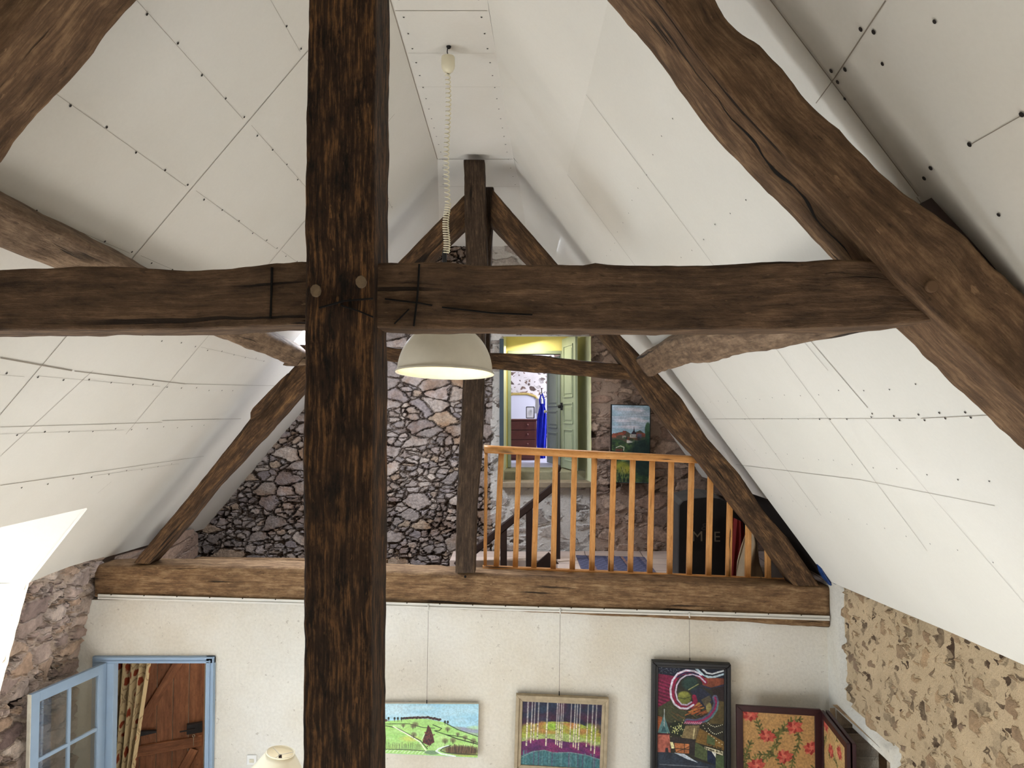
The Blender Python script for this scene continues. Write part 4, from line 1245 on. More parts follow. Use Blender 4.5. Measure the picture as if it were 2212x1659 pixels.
# ------------------------------------------------------------------ gallery things
# stair handrail
YS = 8.55
hr = empty('stair_handrail', P(1205, 1207, YS)); tag(hr, 'dark stained stair handrail with newel rising behind the pine balusters', 'handrail')
mb = MB(); a, b = P(985, 1222, YS), P(1202, 1046, YS)
mb.bar(a, b, .05, .085); mb.build('handrail', M['darkwood'], hr, bevel=.012)
mb = MB(); n0, n1 = P(1205, 1207, YS), P(1205, 1020, YS)
mb.box((n0.x - .027, YS - .03, n0.z), (n0.x + .027, YS + .03, n1.z)); mb.build('newel', M['darkwood'], hr, bevel=.006)
mb = MB(); mb.lathe([(.0, .09), (.03, .08), (.042, .045), (.03, .012), (.02, 0), (.0, 0)], n1, 16); mb.build('newel_cap', M['darkwood'], hr, smooth=True)
for x, y in ((1088, 1135), (1143, 1092)):
    mb = MB(); t_, b_ = P(x, y, YS), P(x, 1245, YS)
    mb.box((t_.x - .038, YS - .02, b_.z - .5), (t_.x + .038, YS + .02, t_.z)); mb.build('baluster', M['darkwood'], hr, bevel=.005)
mb = MB(); a, b = P(1198, 1207, YS - .1), P(1120, 1275, YS - .1)
mb.bar(a, b, .04, .2); mb.build('string_board', M['darkwood'], hr, bevel=.004)
# stair treads going down
for i in range(4):
    mb = MB(); x = hx - .02 - i * .24; z = FZ - .19 * (i + 1)
    mb.box((x - .27, 7.5, z - .03), (x, 8.4, z)); mb.build('tread', M['darkwood'], hr, bevel=.006)
# rug
rg = []
mb = MB(); q = [PZ(x, y, FZ + .012) for x, y in ((1244, 1199), (1392, 1203), (1425, 1246), (1262, 1246))]
q[2].y = max(q[2].y, 7.1); q[3].y = max(q[3].y, 7.1)
mb.prism(q, (0, 0, -.012))
o = mb.build('rug', M['rug'], origin=q[0]); tag(o, 'flat woven blue-grey rug on the gallery floor behind the balusters', 'rug')
# village painting on the gable wall
YV = YG - .10
c4 = [P(x, y, YV) for x, y in ((1320, 873), (1406, 875), (1404, 1045), (1319, 1043))]
vp = empty('village_painting', c4[3]); tag(vp, 'tall painting of a village with a church spire, on the stone gallery wall', 'painting')
mb = MB(); mb.prism([q + Vector((0, .004, 0)) for q in c4], (0, .05, 0)); mb.build('stretcher', M['black'], vp)
cv = Cv(1320, 873, 1406, 1045, 2.4, (150, 176, 190))
for i in range(40):
    y = 876 + i * 1.25; cv.ell(1330 + (i * 37) % 70, y, 22, 2.0, [(196, 204, 214), (150, 160, 176), (176, 186, 198), (210, 206, 212)][i % 4], .55, .9)
for x, y, rx in ((1345, 908, 18), (1372, 903, 16), (1390, 907, 14), (1352, 882, 24), (1380, 884, 12), (1360, 921, 22)): cv.ell(x, y, rx, 3.2, (214, 210, 216), .8, .8)
cv.poly([(1320, 938), (1336, 934), (1352, 930), (1364, 937), (1384, 928), (1396, 936), (1406, 930), (1406, 960), (1320, 965)], (84, 78, 64))
for x0, x1, y0, y1, c in ((1322, 1334, 936, 942, (130, 72, 58)), (1334, 1348, 934, 940, (142, 78, 60)), (1345, 1352, 930, 938, (126, 66, 54)), (1344, 1352, 941, 947, (160, 150, 140)), (1355, 1384, 944, 951, (150, 76, 58)), (1354, 1382, 951, 957, (190, 184, 176)), (1376, 1396, 934, 943, (136, 72, 58)), (1378, 1388, 936, 946, (100, 92, 110)), (1361, 1376, 938, 945, (176, 170, 160)), (1320, 1330, 940, 946, (150, 86, 66))):
    cv.poly([(x0, y0), (x1, y0 + .5), (x1, y1), (x0, y1)], c)
cv.poly([(1370.5, 919), (1372, 930), (1376, 936), (1376, 943), (1364, 943), (1364, 936), (1369, 929)], (42, 34, 44)); cv.poly([(1364, 937), (1376, 937), (1375, 944), (1365, 944)], (150, 146, 140))
cv.poly([(1320, 950), (1340, 950), (1356, 958), (1380, 953), (1406, 945), (1406, 1045), (1320, 1045)], (52, 72, 48))
for i in range(260):
    x = 1320 + rng.random() * 86; y = 946 + rng.random() * 98
    g = [(40, 66, 44), (70, 96, 52), (30, 46, 38), (94, 112, 62), (24, 40, 42)][i % 5]
    cv.ell(x, y, 2 + 5 * rng.random(), 1.5 + 3 * rng.random(), g, .6, .6)
cv.ell(1402, 928, 7, 18, (52, 84, 56), .9); cv.ell(1404, 945, 8, 14, (40, 70, 52), .9)
cv.ell(1388, 985, 26, 40, (26, 44, 44), .85, .5)
cv.poly([(1333, 985), (1352, 978), (1370, 992), (1344, 1000)], (84, 128, 110), .8)
cv.ell(1345, 1012, 18, 14, (140, 140, 52), .9, .6); cv.ell(1356, 1018, 10, 8, (166, 158, 58), .8, .6)
for i in range(60):
    x = 1322 + rng.random() * 50; y = 1012 + rng.random() * 28
    cv.line([(x, y + 8), (x + rng.normal() * 3, y - 4)], .9, [(36, 56, 40), (110, 126, 66), (24, 36, 32), (150, 150, 90)][i % 4])
cv.line([(1330, 968), (1340, 964), (1348, 967), (1347, 974)], 1.6, (206, 200, 184)); cv.poly([(1328, 971), (1344, 970), (1344, 976), (1328, 976)], (100, 60, 50))
cv.mottle(2.2, .08); cv.mottle(9, .08, 3)
cv.panel('painted_canvas', [q + Vector((0, -.002, 0)) for q in (c4[0] + Vector((.012, 0, -.01)), c4[1] + Vector((-.012, 0, -.01)), c4[2] + Vector((-.012, 0, .01)), c4[3] + Vector((.012, 0, .01)))], M['paint'], vp)
# dark board chest with stencilled letters
YT = 7.75
tk = empty('board_screen', P(1530, 1250, YT)); tag(tk, 'black arched-top board with faded letters, standing by the rafter foot', 'board')
out = [(1466, 1256), (1468, 1092), (1476, 1083), (1500, 1077), (1530, 1074), (1556, 1078), (1590, 1098), (1612, 1126), (1612, 1256)]
mb = MB(); mb.prism([P(x, y, YT) for x, y in out], (0, .04, 0)); mb.build('front_panel', M['trunk'], tk, bevel=.004)
mb = MB(); q = [P(x, y, YT) for x, y in ((1466, 1256), (1468, 1092), (1476, 1083), (1500, 1077), (1530, 1074), (1556, 1078), (1590, 1098), (1612, 1126), (1612, 1256))]
mb.prism([p + Vector((0, .042, 0)) for p in q], (-.02, .34, .05)); mb.build('side_case', M['trunks'], tk, bevel=.004)
def letters(txt, x, y, hpx, Y, mat, parent, name='lettering', rot=0.0, sx=1.0):
    cu = bpy.data.curves.new(name, 'FONT'); cu.body = txt; cu.extrude = .0008
    cu.size = 1.4 * hpx / F * Y
    o_ = bpy.data.objects.new('tmp', cu); COL.objects.link(o_)
    dg = bpy.context.evaluated_depsgraph_get()
    me = bpy.data.meshes.new_from_object(o_.evaluated_get(dg)); bpy.data.objects.remove(o_)
    o_ = link(name, me, None, parent); me.materials.clear(); me.materials.append(mat)
    o_.location = P(x, y, Y) - parent.location
    o_.rotation_euler = (math.pi / 2, rot, 0); o_.scale = (sx, 1, 1)
    return o_
letters('M', 1494, 1169, 22, YT - .003, M['letter'], tk, sx=1.05)
letters('E', 1541, 1170, 22, YT - .003, M['letter'], tk, sx=1.0)
letters('&', 1514, 1145, 15, YT - .003, M['trunks'], tk, sx=1.5)
# red cloth, sack, white board
rc = empty('red_blanket', P(1590, 1250, 7.55)); tag(rc, 'dark red folded cloth beside the black lettered board', 'blanket')
cloth('cloth', 0, 0, [(1584, 1118), (1580, 1160), (1577, 1215), (1576, 1253)], [(1604, 1128), (1612, 1170), (1614, 1215), (1615, 1253)], M['red'], rc, 7.55, n=24, depth=.05)
sk_ = empty('canvas_sack', P(1620, 1250, 7.45)); tag(sk_, 'slumped beige canvas sack behind the last pine balusters', 'sack')
cloth('sack_body', 0, 0, [(1613, 1146), (1603, 1180), (1594, 1215), (1590, 1250), (1594, 1258)], [(1622, 1146), (1637, 1170), (1640, 1215), (1648, 1248), (1644, 1258)], M['sack'], sk_, 7.35, n=30, depth=.10, folds=1.2)
mb = MB(); q = [P(x, y, 7.3) for x, y in ((1668, 1190), (1694, 1222), (1694, 1262), (1662, 1262))]
mb.prism(q, (0, .03, 0)); o = mb.build('leaning_panel', M['greyboard'], origin=q[3]); tag(o, 'grey-white panel leaning behind the rafter foot', 'panel')
# blue tarpaulin stuffed in the eaves
tp = empty('blue_tarpaulin', P(1785, 1262, 6.72)); tag(tp, 'crumpled blue tarpaulin stuffed into the eaves above the beam end', 'tarpaulin')
cloth('sheet', 0, 0, [(1764, 1219), (1768, 1232), (1777, 1248), (1790, 1263), (1802, 1270)], [(1778, 1215), (1794, 1226), (1806, 1238), (1811, 1250), (1810, 1266)], M['tarp'], tp, 6.70, n=30, m=26, depth=.045, folds=3.2)

# ------------------------------------------------------------------ things on the plastered wall
mb = MB()
for dy in (0, 7):
    q = [P(x, y + dy, YF - .022) for x, y in ((212, 1285), (430, 1291), (655, 1297.5), (835, 1302), (1050, 1309), (1260, 1315), (1500, 1322), (1792, 1332))]
    for a, b in zip(q[:-1], q[1:]): mb.bar(a, b, .012, .014)
q = [P(x, y + 3.5, YF - .012) for x, y in ((212, 1285), (430, 1291), (655, 1297.5), (835, 1302), (1050, 1309), (1260, 1315), (1500, 1322), (1792, 1332))]
for a, b in zip(q[:-1], q[1:]): mb.bar(a, b, .010, .034)
pr = mb.build('picture_rail', M['rail'], origin=q[0]); tag(pr, 'thin white picture rail along the underside of the broad brown beam', 'rail')
for x, y in ((925, 1309), (1210, 1318), (1489, 1326)):
    mb = MB(); c = P(x, y, YF - .034); mb.tube([c + Vector((0, 0, .012)), c, c + Vector((0, 0, -.02)), c + Vector((.004, 0, -.035))], .006, 8)
    mb.build('rail_hook', M['rail'], pr, smooth=True)
for i in range(22):
    x = 240 + i * 71
    y = float(np.interp(x, [212, 430, 655, 835, 1050, 1260, 1500, 1792], [1285, 1291, 1297.5, 1302, 1309, 1315, 1322, 1332])) - 1
    mb = MB(); c = P(x, y, YF - .03); mb.lathe([(.0, .003), (.005, .002), (.006, 0), (0, 0)], c, 8, Matrix.Rotation(math.radians(90), 3, 'X')); mb.build('screw', M['screw'], pr)

def wire(parent, x0, y0, x1, y1, Y0, Y1):
    y0 += 6
    mb = MB(); mb.tube([P(x0, y0, Y0), P(x1, y1, Y1)], .0016, 6); mb.build('hanging_wire', M['wire'], parent)
    mb = MB(); c = P(x1, y1 - 4, Y1); mb.tube([c + Vector((0, 0, .02)), c, c + Vector((0, 0, -.025))], .005, 6); mb.build('wire_hook', M['iron'], parent)
def frame_sides(mb, q, w, d, inset=0.0, n=Vector((0, -1, 0))):
    """mitred frame around the quad q (TL,TR,BR,BL); w face width, d depth forwards"""
    cen = sum(q, Vector()) / 4
    ex = (q[1] - q[0]).normalized(); ez = (q[0] - q[3]).normalized()
    inn = [q[0] + ex * w - ez * w, q[1] - ex * w - ez * w, q[2] - ex * w + ez * w, q[3] + ex * w + ez * w]
    for i in range(4):
        j = (i + 1) % 4
        f = [q[i], q[j], inn[j], inn[i]]
        mb.hexa([p + n * d for p in f], f)
    return inn
# 1 green hill landscape
Yl = YW - .055
c4 = [P(x, y, Yl) for x, y in ((806, 1520), (1034, 1521), (1032, 1637), (804, 1626))]
lp = empty('hill_painting', c4[3]); tag(lp, 'unframed landscape canvas of a green hill under blue sky, hung below the rail', 'painting')
mb = MB(); mb.prism([q + Vector((0, .003, 0)) for q in c4], (0, .03, 0)); mb.build('stretcher', M['canvas'], lp)
cv = Cv(806, 1518, 1034, 1637, 1.6, (160, 204, 222))
for i in range(60): cv.ell(806 + rng.random() * 228, 1520 + rng.random() * 45, 30 * rng.random() + 10, 5, [(176, 214, 228), (150, 196, 220), (196, 222, 232), (168, 206, 226)][i % 4], .35, .9)
cv.ell(840, 1530, 50, 16, (206, 224, 232), .5, .9)
cv.poly([(970, 1568), (1000, 1570), (1034, 1574), (1034, 1600), (970, 1590)], (150, 156, 178))
hill = [(806, 1564), (832, 1560), (860, 1557), (890, 1553), (925, 1553), (960, 1560), (985, 1573), (1010, 1584), (1034, 1590), (1034, 1637), (806, 1637)]
cv.poly(hill, (164, 208, 124))
for i in range(120):
    x = 806 + rng.random() * 228; y = 1566 + rng.random() * 60
    cv.ell(x, y, 12, 4, [(182, 220, 140), (140, 196, 104), (196, 224, 160), (170, 206, 110)][i % 4], .35, .9)
cv.poly([(806, 1515), (1034, 1515), (1034, 1573), (985, 1570), (960, 1558), (925, 1551), (890, 1551), (832, 1558), (806, 1562)], (160, 204, 222), .0)
cv.ell(888, 1600, 20, 6, (206, 202, 96), .6, .9); cv.ell(1010, 1630, 26, 5, (186, 196, 90), .7, .8)
dk = (52, 44, 40)
for i in range(34):
    x = 872 + i * 2.4; y = float(np.interp(x, [872, 925, 955], [1554, 1551, 1557])); cv.ell(x, y - 1 - 2 * rng.random(), 3, 2.6, [(60, 44, 44), (44, 40, 36), (82, 54, 54)][i % 3], .95)
for x in (840, 853, 860, 868, 962, 968): cv.ell(x, 1553 + (x > 900) * 6, 2.2, 3.4, (44, 48, 40), 1); cv.line([(x, 1555 + (x > 900) * 6), (x, 1560 + (x > 900) * 6)], 1, dk)
for i in range(5): cv.ell(834 - i * 5, 1556 + rng.random() * 2, 4, 3, (84, 58, 54), .9)
for pts, w in (([(806, 1568), (850, 1566), (885, 1565), (915, 1573), (940, 1574)], 1.4), ([(835, 1571), (860, 1576), (885, 1590), (910, 1604), (925, 1622)], 1.8), ([(806, 1574), (835, 1571)], 1.5),
               ([(936, 1566), (955, 1574), (950, 1579), (940, 1580), (965, 1588), (1000, 1592), (1034, 1604)], 1.6), ([(960, 1560), (990, 1576), (1034, 1590)], 1.6), ([(965, 1588), (990, 1597), (1034, 1607)], 2.2)): cv.line(pts, w, (40, 54, 34))
cv.line([(850, 1572), (885, 1592), (908, 1606), (922, 1626)], 2.6, (226, 230, 206)); cv.line([(912, 1602), (918, 1588)], 1.4, (226, 230, 206))
for x, y, r in ((898, 1566, 6), (893, 1570, 5), (824, 1580, 4), (872, 1569, 4), (968, 1575, 5), (990, 1586, 4), (1006, 1593, 5), (1024, 1600, 6), (895, 1590, 6), (963, 1602, 6), (980, 1600, 6)):
    cv.ell(x, y, r, r * .9, (92, 78, 66), .65, .7); cv.line([(x, y), (x, y + r + 2)], 1.1, dk)
cv.poly([(925, 1566), (931, 1574), (937, 1592), (940, 1606), (928, 1614), (914, 1608), (917, 1594), (922, 1580)], (78, 44, 46))
for i in range(60): cv.ell(928 + rng.normal() * 5, 1596 + rng.normal() * 9, 1.5, 1.8, [(120, 56, 54), (52, 38, 40), (96, 60, 56)][i % 3], .8)
for i in range(50):
    x = 808 + i * 2.1; cv.line([(x, 1627), (x + rng.normal() * 1.5, 1608 + rng.random() * 6)], .8, (86, 84, 70), .7)
cv.line([(806, 1628), (870, 1626), (920, 1627)], 1.4, (44, 56, 40)); cv.ell(935, 1630, 16, 5, (104, 130, 110), .8)
for i in range(14): cv.line([(810 + i * 8, 1634), (816 + i * 8, 1628)], 1.2, (230, 240, 220), .8)
cv.ell(1000, 1622, 40, 10, (90, 70, 58), .9, .5)
for i in range(60):
    x = 965 + rng.random() * 68; cv.line([(x, 1628), (x + rng.normal() * 2, 1608 + rng.random() * 10)], .9, [(54, 42, 38), (130, 98, 70), (78, 56, 48)][i % 3], .8)
cv.line([(970, 1613), (950, 1620), (944, 1626), (955, 1632), (985, 1636)], 3.2, (224, 234, 232)); cv.line([(975, 1612), (958, 1619), (953, 1625), (965, 1629), (1034, 1631)], 1.5, (34, 40, 38))
cv.mottle(2.4, .07); 
cv.panel('painted_canvas', c4, M['paint'], lp)
wire(lp, 925, 1314, 922, 1521, YF - .034, Yl + .012)
# 2 purple birch wood
Yp = YW - .05
q = [P(x, y, Yp) for x, y in ((1115, 1499), (1315, 1508), (1309, 1676), (1110, 1665))]
bp_ = empty('birch_painting', q[3]); tag(bp_, 'painting of pale birch trunks on a purple ground in a weathered wooden frame', 'painting')
mb = MB(); inn = frame_sides(mb, q, .030, .028); f_ = mb.build('picture_frame', M['frame'], bp_, bevel=.004)
mb = MB(); inn2 = frame_sides(mb, inn, .030, .014); mb.build('inner_moulding', M['frame'], bp_, bevel=.004)
mb = MB(); mb.prism([p + Vector((0, .0, 0)) for p in q], (0, .03, 0)); mb.build('backing', M['frame'], bp_)
cv = Cv(1130, 1513, 1300, 1656, 1.7, (34, 36, 58))
for i in range(80): cv.ell(1130 + rng.random() * 170, 1513 + rng.random() * 60, 10, 8, [(40, 52, 72), (70, 34, 56), (30, 28, 46), (90, 30, 50), (36, 60, 80)][i % 5], .4, .9)
cv.poly([(1130, 1575), (1160, 1562), (1190, 1556), (1225, 1555), (1260, 1560), (1300, 1578), (1300, 1660), (1130, 1660)], (150, 158, 70))
for i in range(60): cv.ell(1135 + rng.random() * 160, 1562 + rng.random() * 16, 9, 7, [(176, 110, 60), (128, 170, 56), (160, 140, 70), (170, 96, 64)][i % 4], .45, .8)
cv.ell(1200, 1568, 26, 8, (130, 190, 60), .6, .8)
cv.poly([(1130, 1596), (1170, 1586), (1230, 1582), (1300, 1598), (1300, 1660), (1130, 1660)], (150, 166, 104), .8)
cv.poly([(1130, 1604), (1160, 1598), (1190, 1594), (1225, 1600), (1262, 1600), (1300, 1612), (1300, 1660), (1130, 1660)], (92, 40, 88))
for i in range(50): cv.ell(1130 + rng.random() * 170, 1600 + rng.random() * 26, 10, 5, [(128, 44, 98), (70, 34, 84), (150, 50, 96), (84, 36, 76)][i % 4], .45, .8)
cv.poly([(1130, 1636), (1155, 1624), (1180, 1620), (1200, 1625), (1235, 1622), (1270, 1626), (1300, 1634), (1300, 1660), (1130, 1660)], (62, 106, 112))
for i in range(40):
    x = 1130 + rng.random() * 170; cv.line([(x, 1624), (x, 1660)], 2.2, [(74, 122, 124), (88, 64, 96), (56, 92, 104), (96, 130, 130)][i % 4], .6)
cv.line([(1130, 1640), (1155, 1626), (1180, 1621), (1200, 1626), (1235, 1623), (1270, 1627), (1300, 1635)], 1.2, (150, 150, 150), .7)
for x0, y1, w in ((1141, 1612, 3.4), (1150, 1606, 2.6), (1156, 1600, 2.2), (1164, 1598, 2.6), (1183, 1610, 3.2), (1204, 1606, 2.6), (1208, 1608, 2), (1213, 1612, 2.4), (1217, 1614, 1.8), (1234, 1600, 2.2), (1242, 1610, 2.8), (1247, 1612, 2.4), (1253, 1616, 2.4), (1270, 1608, 2.2), (1280, 1616, 2.6), (1288, 1622, 2.6)):
    cv.line([(x0 + 1, 1510), (x0, y1)], w, (178, 172, 168), .75); cv.line([(x0, 1562), (x0 - .5, y1)], w * .8, (222, 210, 178), .9)
    for k in range(8):
        yk = 1565 + rng.random() * (y1 - 1570); cv.line([(x0 - w / 2, yk), (x0 + w / 3, yk)], .9, (60, 50, 50), .7)
cv.mottle(2.6, .16)
cv.panel('painted_canvas', [p + Vector((0, -.004, 0)) for p in inn2], M['paint'], bp_)
wire(bp_, 1210, 1322, 1208, 1502, YF - .034, Yp + .01)
# 3 night carnival, black frame
Yt = YW - .055
q = [P(x, y, Yt) for x, y in ((1408, 1426), (1577, 1433), (1577, 1745), (1405, 1740))]
tp_ = empty('theatre_painting', q[3]); tag(tp_, 'tall dark painting of a swirling night sky over a theatre, in a black frame', 'painting')
mb = MB(); inn = frame_sides(mb, q, .034, .034); mb.build('picture_frame', M['blackf'], tp_, bevel=.006)
mb = MB(); inn2 = frame_sides(mb, inn, .022, .018); mb.build('inner_moulding', M['blackf'], tp_, bevel=.004)
mb = MB(); mb.prism(q, (0, .03, 0)); mb.build('backing', M['blackf'], tp_)
def zz(px, py): return (1400 + px / 6.665, 1410 + py / 6.665)      # close-up coordinates
cv = Cv(1421, 1440, 1563, 1732, 1.8, (46, 44, 36))
Z = lambda L: [zz(*p) for p in L]
cv.poly(Z([(140, 200), (1090, 200), (1090, 330), (140, 330)]), (26, 30, 46))
for i in range(70):
    p = zz(150 + rng.random() * 400, 200 + rng.random() * 100); cv.ell(p[0], p[1], .6, .6, (150, 160, 170), .7)
cv.poly(Z([(140, 300), (400, 330), (330, 480), (320, 700), (140, 800)]), (112, 30, 62))
for i in range(16): cv.line(Z([(140, 380 + i * 26), (330, 440 + i * 26)]), 1.4, [(150, 44, 84), (70, 20, 44)][i % 2], .8)
cv.poly(Z([(140, 800), (330, 680), (560, 800), (520, 1000), (300, 1020), (140, 900)]), (66, 68, 48))
for i in range(40):
    x, y = rng.random() * 500 + 300, rng.random() * 260 + 720; cv.line(Z([(x, y), (x + 90, y + 60)]), 1.3, [(96, 90, 56), (56, 58, 40), (120, 84, 50), (74, 78, 54)][i % 4], .7)
for i in range(30):
    x, y = rng.random() * 260 + 520, rng.random() * 180 + 740; cv.line(Z([(x, y), (x + 110, y - 50)]), 2.2, [(176, 84, 48), (196, 110, 54), (150, 70, 44), (170, 130, 70)][i % 4], .7)
cv.poly(Z([(760, 330), (1090, 330), (1090, 520), (900, 500), (780, 440)]), (116, 62, 44)); cv.line(Z([(760, 450), (900, 490), (1090, 430)]), 4, (44, 46, 66)); cv.poly(Z([(900, 480), (1090, 450), (1090, 690), (960, 640)]), (44, 34, 34))
cv.poly(Z([(960, 650), (1090, 680), (1090, 1010), (850, 1010), (930, 900)]), (84, 72, 44))
cv.poly(Z([(600, 540), (730, 450), (900, 580), (940, 680), (830, 800), (720, 680)]), (38, 42, 58)); cv.ell(*zz(600, 430), 18, 15, (40, 62, 58), .95, .3); cv.ell(*zz(870, 770), 6, 12, (140, 130, 78), .9); cv.poly(Z([(760, 660), (880, 590), (910, 660), (820, 760)]), (92, 82, 60), .8)
cv.line(Z([(580, 520), (720, 430)]), 2, (150, 150, 100))
cv.ell(*zz(520, 640), 14.5, 14.5, (112, 116, 56), 1, .2); cv.line(Z([(420, 640), (520, 655), (620, 620)]), 1.5, (60, 66, 36)); cv.ell(*zz(515, 590), 11, 6, (134, 136, 66), .7, .6)
sw = [(820, 400), (760, 330), (660, 270), (560, 250), (450, 290), (380, 380), (345, 500), (350, 620), (390, 720), (460, 780), (540, 790), (620, 760), (680, 690), (660, 620)]
cv.line(Z(sw), 9.5, (128, 30, 62)); 
cv.line(Z([(760, 290), (660, 240), (540, 235), (420, 290), (350, 390), (320, 520), (330, 640), (380, 740), (460, 795), (560, 800), (650, 740)]), 4.2, (206, 200, 214))
cv.line(Z([(820, 400), (740, 320), (640, 290), (540, 310), (460, 370), (410, 460), (395, 560), (420, 670), (480, 740), (560, 745), (620, 700)]), 3.2, (190, 176, 196))
cv.line(Z([(420, 340), (500, 280), (600, 262), (720, 290)]), 3, (28, 32, 70))
for a_, b_ in (((700, 215), (0, 0)),): pass
cv.line(Z([(690, 205), (760, 270), (860, 320), (960, 310), (1090, 262)]), 5, (176, 196, 206)); cv.line(Z([(780, 205), (840, 260), (920, 275), (1000, 245), (1090, 215)]), 4, (206, 210, 214)); cv.line(Z([(740, 205), (810, 280), (920, 295), (1090, 240)]), 3.4, (20, 24, 38))
ar = [(960, 620), (980, 700), (950, 800), (880, 900), (790, 960), (680, 990), (560, 985)]
cv.line(Z(ar), 12, (84, 84, 108)); cv.line(Z(ar), 4, (140, 40, 84)); cv.line(Z([(1000, 690), (990, 800), (920, 910), (830, 980)]), 3, (88, 120, 122))
for i in range(9): cv.line(Z([(520 + i * 28, 1020), (545 + i * 28, 995)]), 2, (196, 120, 140))
cv.poly(Z([(140, 920), (210, 940), (160, 1160), (140, 1160)]), (150, 84, 50)); cv.poly(Z([(230, 900), (320, 1170), (140, 1170)]), (86, 122, 124)); cv.line(Z([(236, 820), (236, 1080)]), 1.8, (170, 176, 172)); cv.poly(Z([(230, 1060), (275, 1160), (185, 1160)]), (52, 86, 92))
cv.ell(*zz(425, 1100), 18, 16, (34, 42, 30), 1, .15)
for i in range(46):
    p = zz(425 + rng.normal() * 55, 1100 + rng.normal() * 48); cv.ell(p[0], p[1], .8, 1.6, (206, 206, 140), .9)
cv.poly(Z([(540, 1050), (740, 1040), (700, 1250), (480, 1230)]), (124, 108, 76)); cv.line(Z([(665, 1090), (650, 1240)]), 3, (190, 176, 130)); cv.line(Z([(720, 1060), (690, 1250)]), 2, (90, 76, 56))
cv.poly(Z([(740, 1080), (1090, 1270), (1090, 1400), (680, 1290)]), (120, 92, 48)); cv.poly(Z([(850, 1170), (960, 1230), (960, 1330), (840, 1300)]), (82, 96, 62))
for c_ in ([(790, 1040 + 0), (830, 1110), (880, 1165), (940, 1215), (1000, 1275), (1060, 1308)], [(860, 1000), (900, 1035), (960, 1055), (1020, 1035), (1065, 1018)], [(865, 1080), (900, 1125), (940, 1155), (980, 1160), (1025, 1140), (1060, 1125)]):
    pp = resample([Vector((x, y, 0)) for x, y in c_], 9)
    for p in pp: w_ = zz(p.x, p.y); cv.ell(w_[0], w_[1], 1.0, 1.0, (236, 232, 200), 1)
cv.poly(Z([(135, 1185), (310, 1185), (330, 1450), (135, 1450)]), (164, 92, 78)); cv.poly(Z([(140, 1175), (320, 1175), (320, 1195), (140, 1195)]), (84, 30, 40)); cv.poly(Z([(255, 1390), (290, 1380), (300, 1450), (255, 1450)]), (48, 46, 52))
cv.poly(Z([(330, 1220), (680, 1260), (670, 1500), (600, 1460), (590, 1310), (330, 1300)]), (50, 44, 44)); cv.poly(Z([(320, 1300), (360, 1300), (390, 1390), (340, 1390)]), (234, 226, 170))
cv.poly(Z([(370, 1310), (595, 1320), (590, 1460), (400, 1450)]), (176, 110, 68)); 
for l in ([(375, 1310), (400, 1450)], [(525, 1315), (522, 1455)], [(400, 1450), (590, 1360)], [(380, 1390), (590, 1400)]): cv.line(Z(l), 1.5, (60, 46, 36))
cv.poly(Z([(680, 1290), (850, 1390), (850, 1570), (670, 1500)]), (74, 84, 56)); cv.poly(Z([(850, 1400), (970, 1440), (970, 1620), (850, 1570)]), (32, 40, 62)); cv.poly(Z([(905, 1410), (975, 1440), (970, 1510)]), (232, 232, 224)); cv.poly(Z([(970, 1470), (1090, 1470), (1090, 1720), (970, 1720)]), (76, 92, 62))
cv.poly(Z([(135, 1450), (360, 1455), (850, 1600), (970, 1620), (970, 2200), (135, 2200)]), (46, 54, 66)); cv.poly(Z([(380, 1455), (520, 1465), (720, 1590), (560, 1540)]), (182, 192, 202)); cv.line(Z([(180, 1630), (860, 1650)]), 2, (120, 126, 132), .7)
cv.poly(Z([(815, 1345), (1075, 1415), (1075, 1475), (815, 1385)]), (212, 204, 172))
def strokes(txtmap, x, y, w, h, slope, col, lw, gap=1.28):
    for k, segs in enumerate(txtmap):
        for s in segs: cv.line(Z([(x + k * w * gap + px_ * w, y + (k * gap + px_) * w * slope + py_ * h) for px_, py_ in s]), lw, col)
TT = [(0, 0), (1, 0)]; VV = lambda x: [(x, 0), (x, 1)]
Lt = {'T': [TT, VV(.5)], 'H': [VV(0), VV(1), [(0, .5), (1, .5)]], 'E': [VV(0), TT, [(0, .5), (.8, .5)], [(0, 1), (1, 1)]], 'A': [[(0, 1), (.5, 0), (1, 1)], [(.2, .6), (.8, .6)]], 'R': [VV(0), [(0, 0), (1, .1), (1, .4), (0, .5), (1, 1)]]}
strokes([Lt[c] for c in 'THEATRE'], 862, 1312, 22, 40, .27, (34, 34, 22), 1.1, 1.36)
sc_ = {'B': [VV(0), [(0, 0), (.8, .2), (0, .45), (1, .75), (0, 1)]], 'a': [[(1, .45), (.2, .5), (.1, .9), (1, .9)], [(1, .45), (1, 1)]], 'r': [[(0, .45), (0, 1)], [(0, .6), (.8, .45)]], 'q': [[(1, .45), (.1, .5), (.1, .9), (1, .9)], [(1, .45), (1, 1.3)]], 'u': [[(0, .45), (.1, 1), (.9, .9)], [(1, .45), (1, 1)]], 'e': [[(0, .7), (1, .7), (.5, .4), (0, .7), (.3, 1), (1, .95)]], 'd': [[(1, .0), (1, 1)], [(1, .6), (.1, .6), (.1, .95), (1, .95)]], 'R': Lt['R'], ' ': []}
strokes([sc_[c] for c in 'Baraque du Re'], 822, 1350, 13, 34, .26, (44, 40, 26), .9, 1.45)
cv.mottle(2.6, .14); cv.mottle(12, .1, 4)
cv.panel('painted_canvas', [p + Vector((0, -.004, 0)) for p in inn2], M['paint'], tp_)
wire(tp_, 1489, 1330, 1490, 1430, YF - .034, Yt + .01)
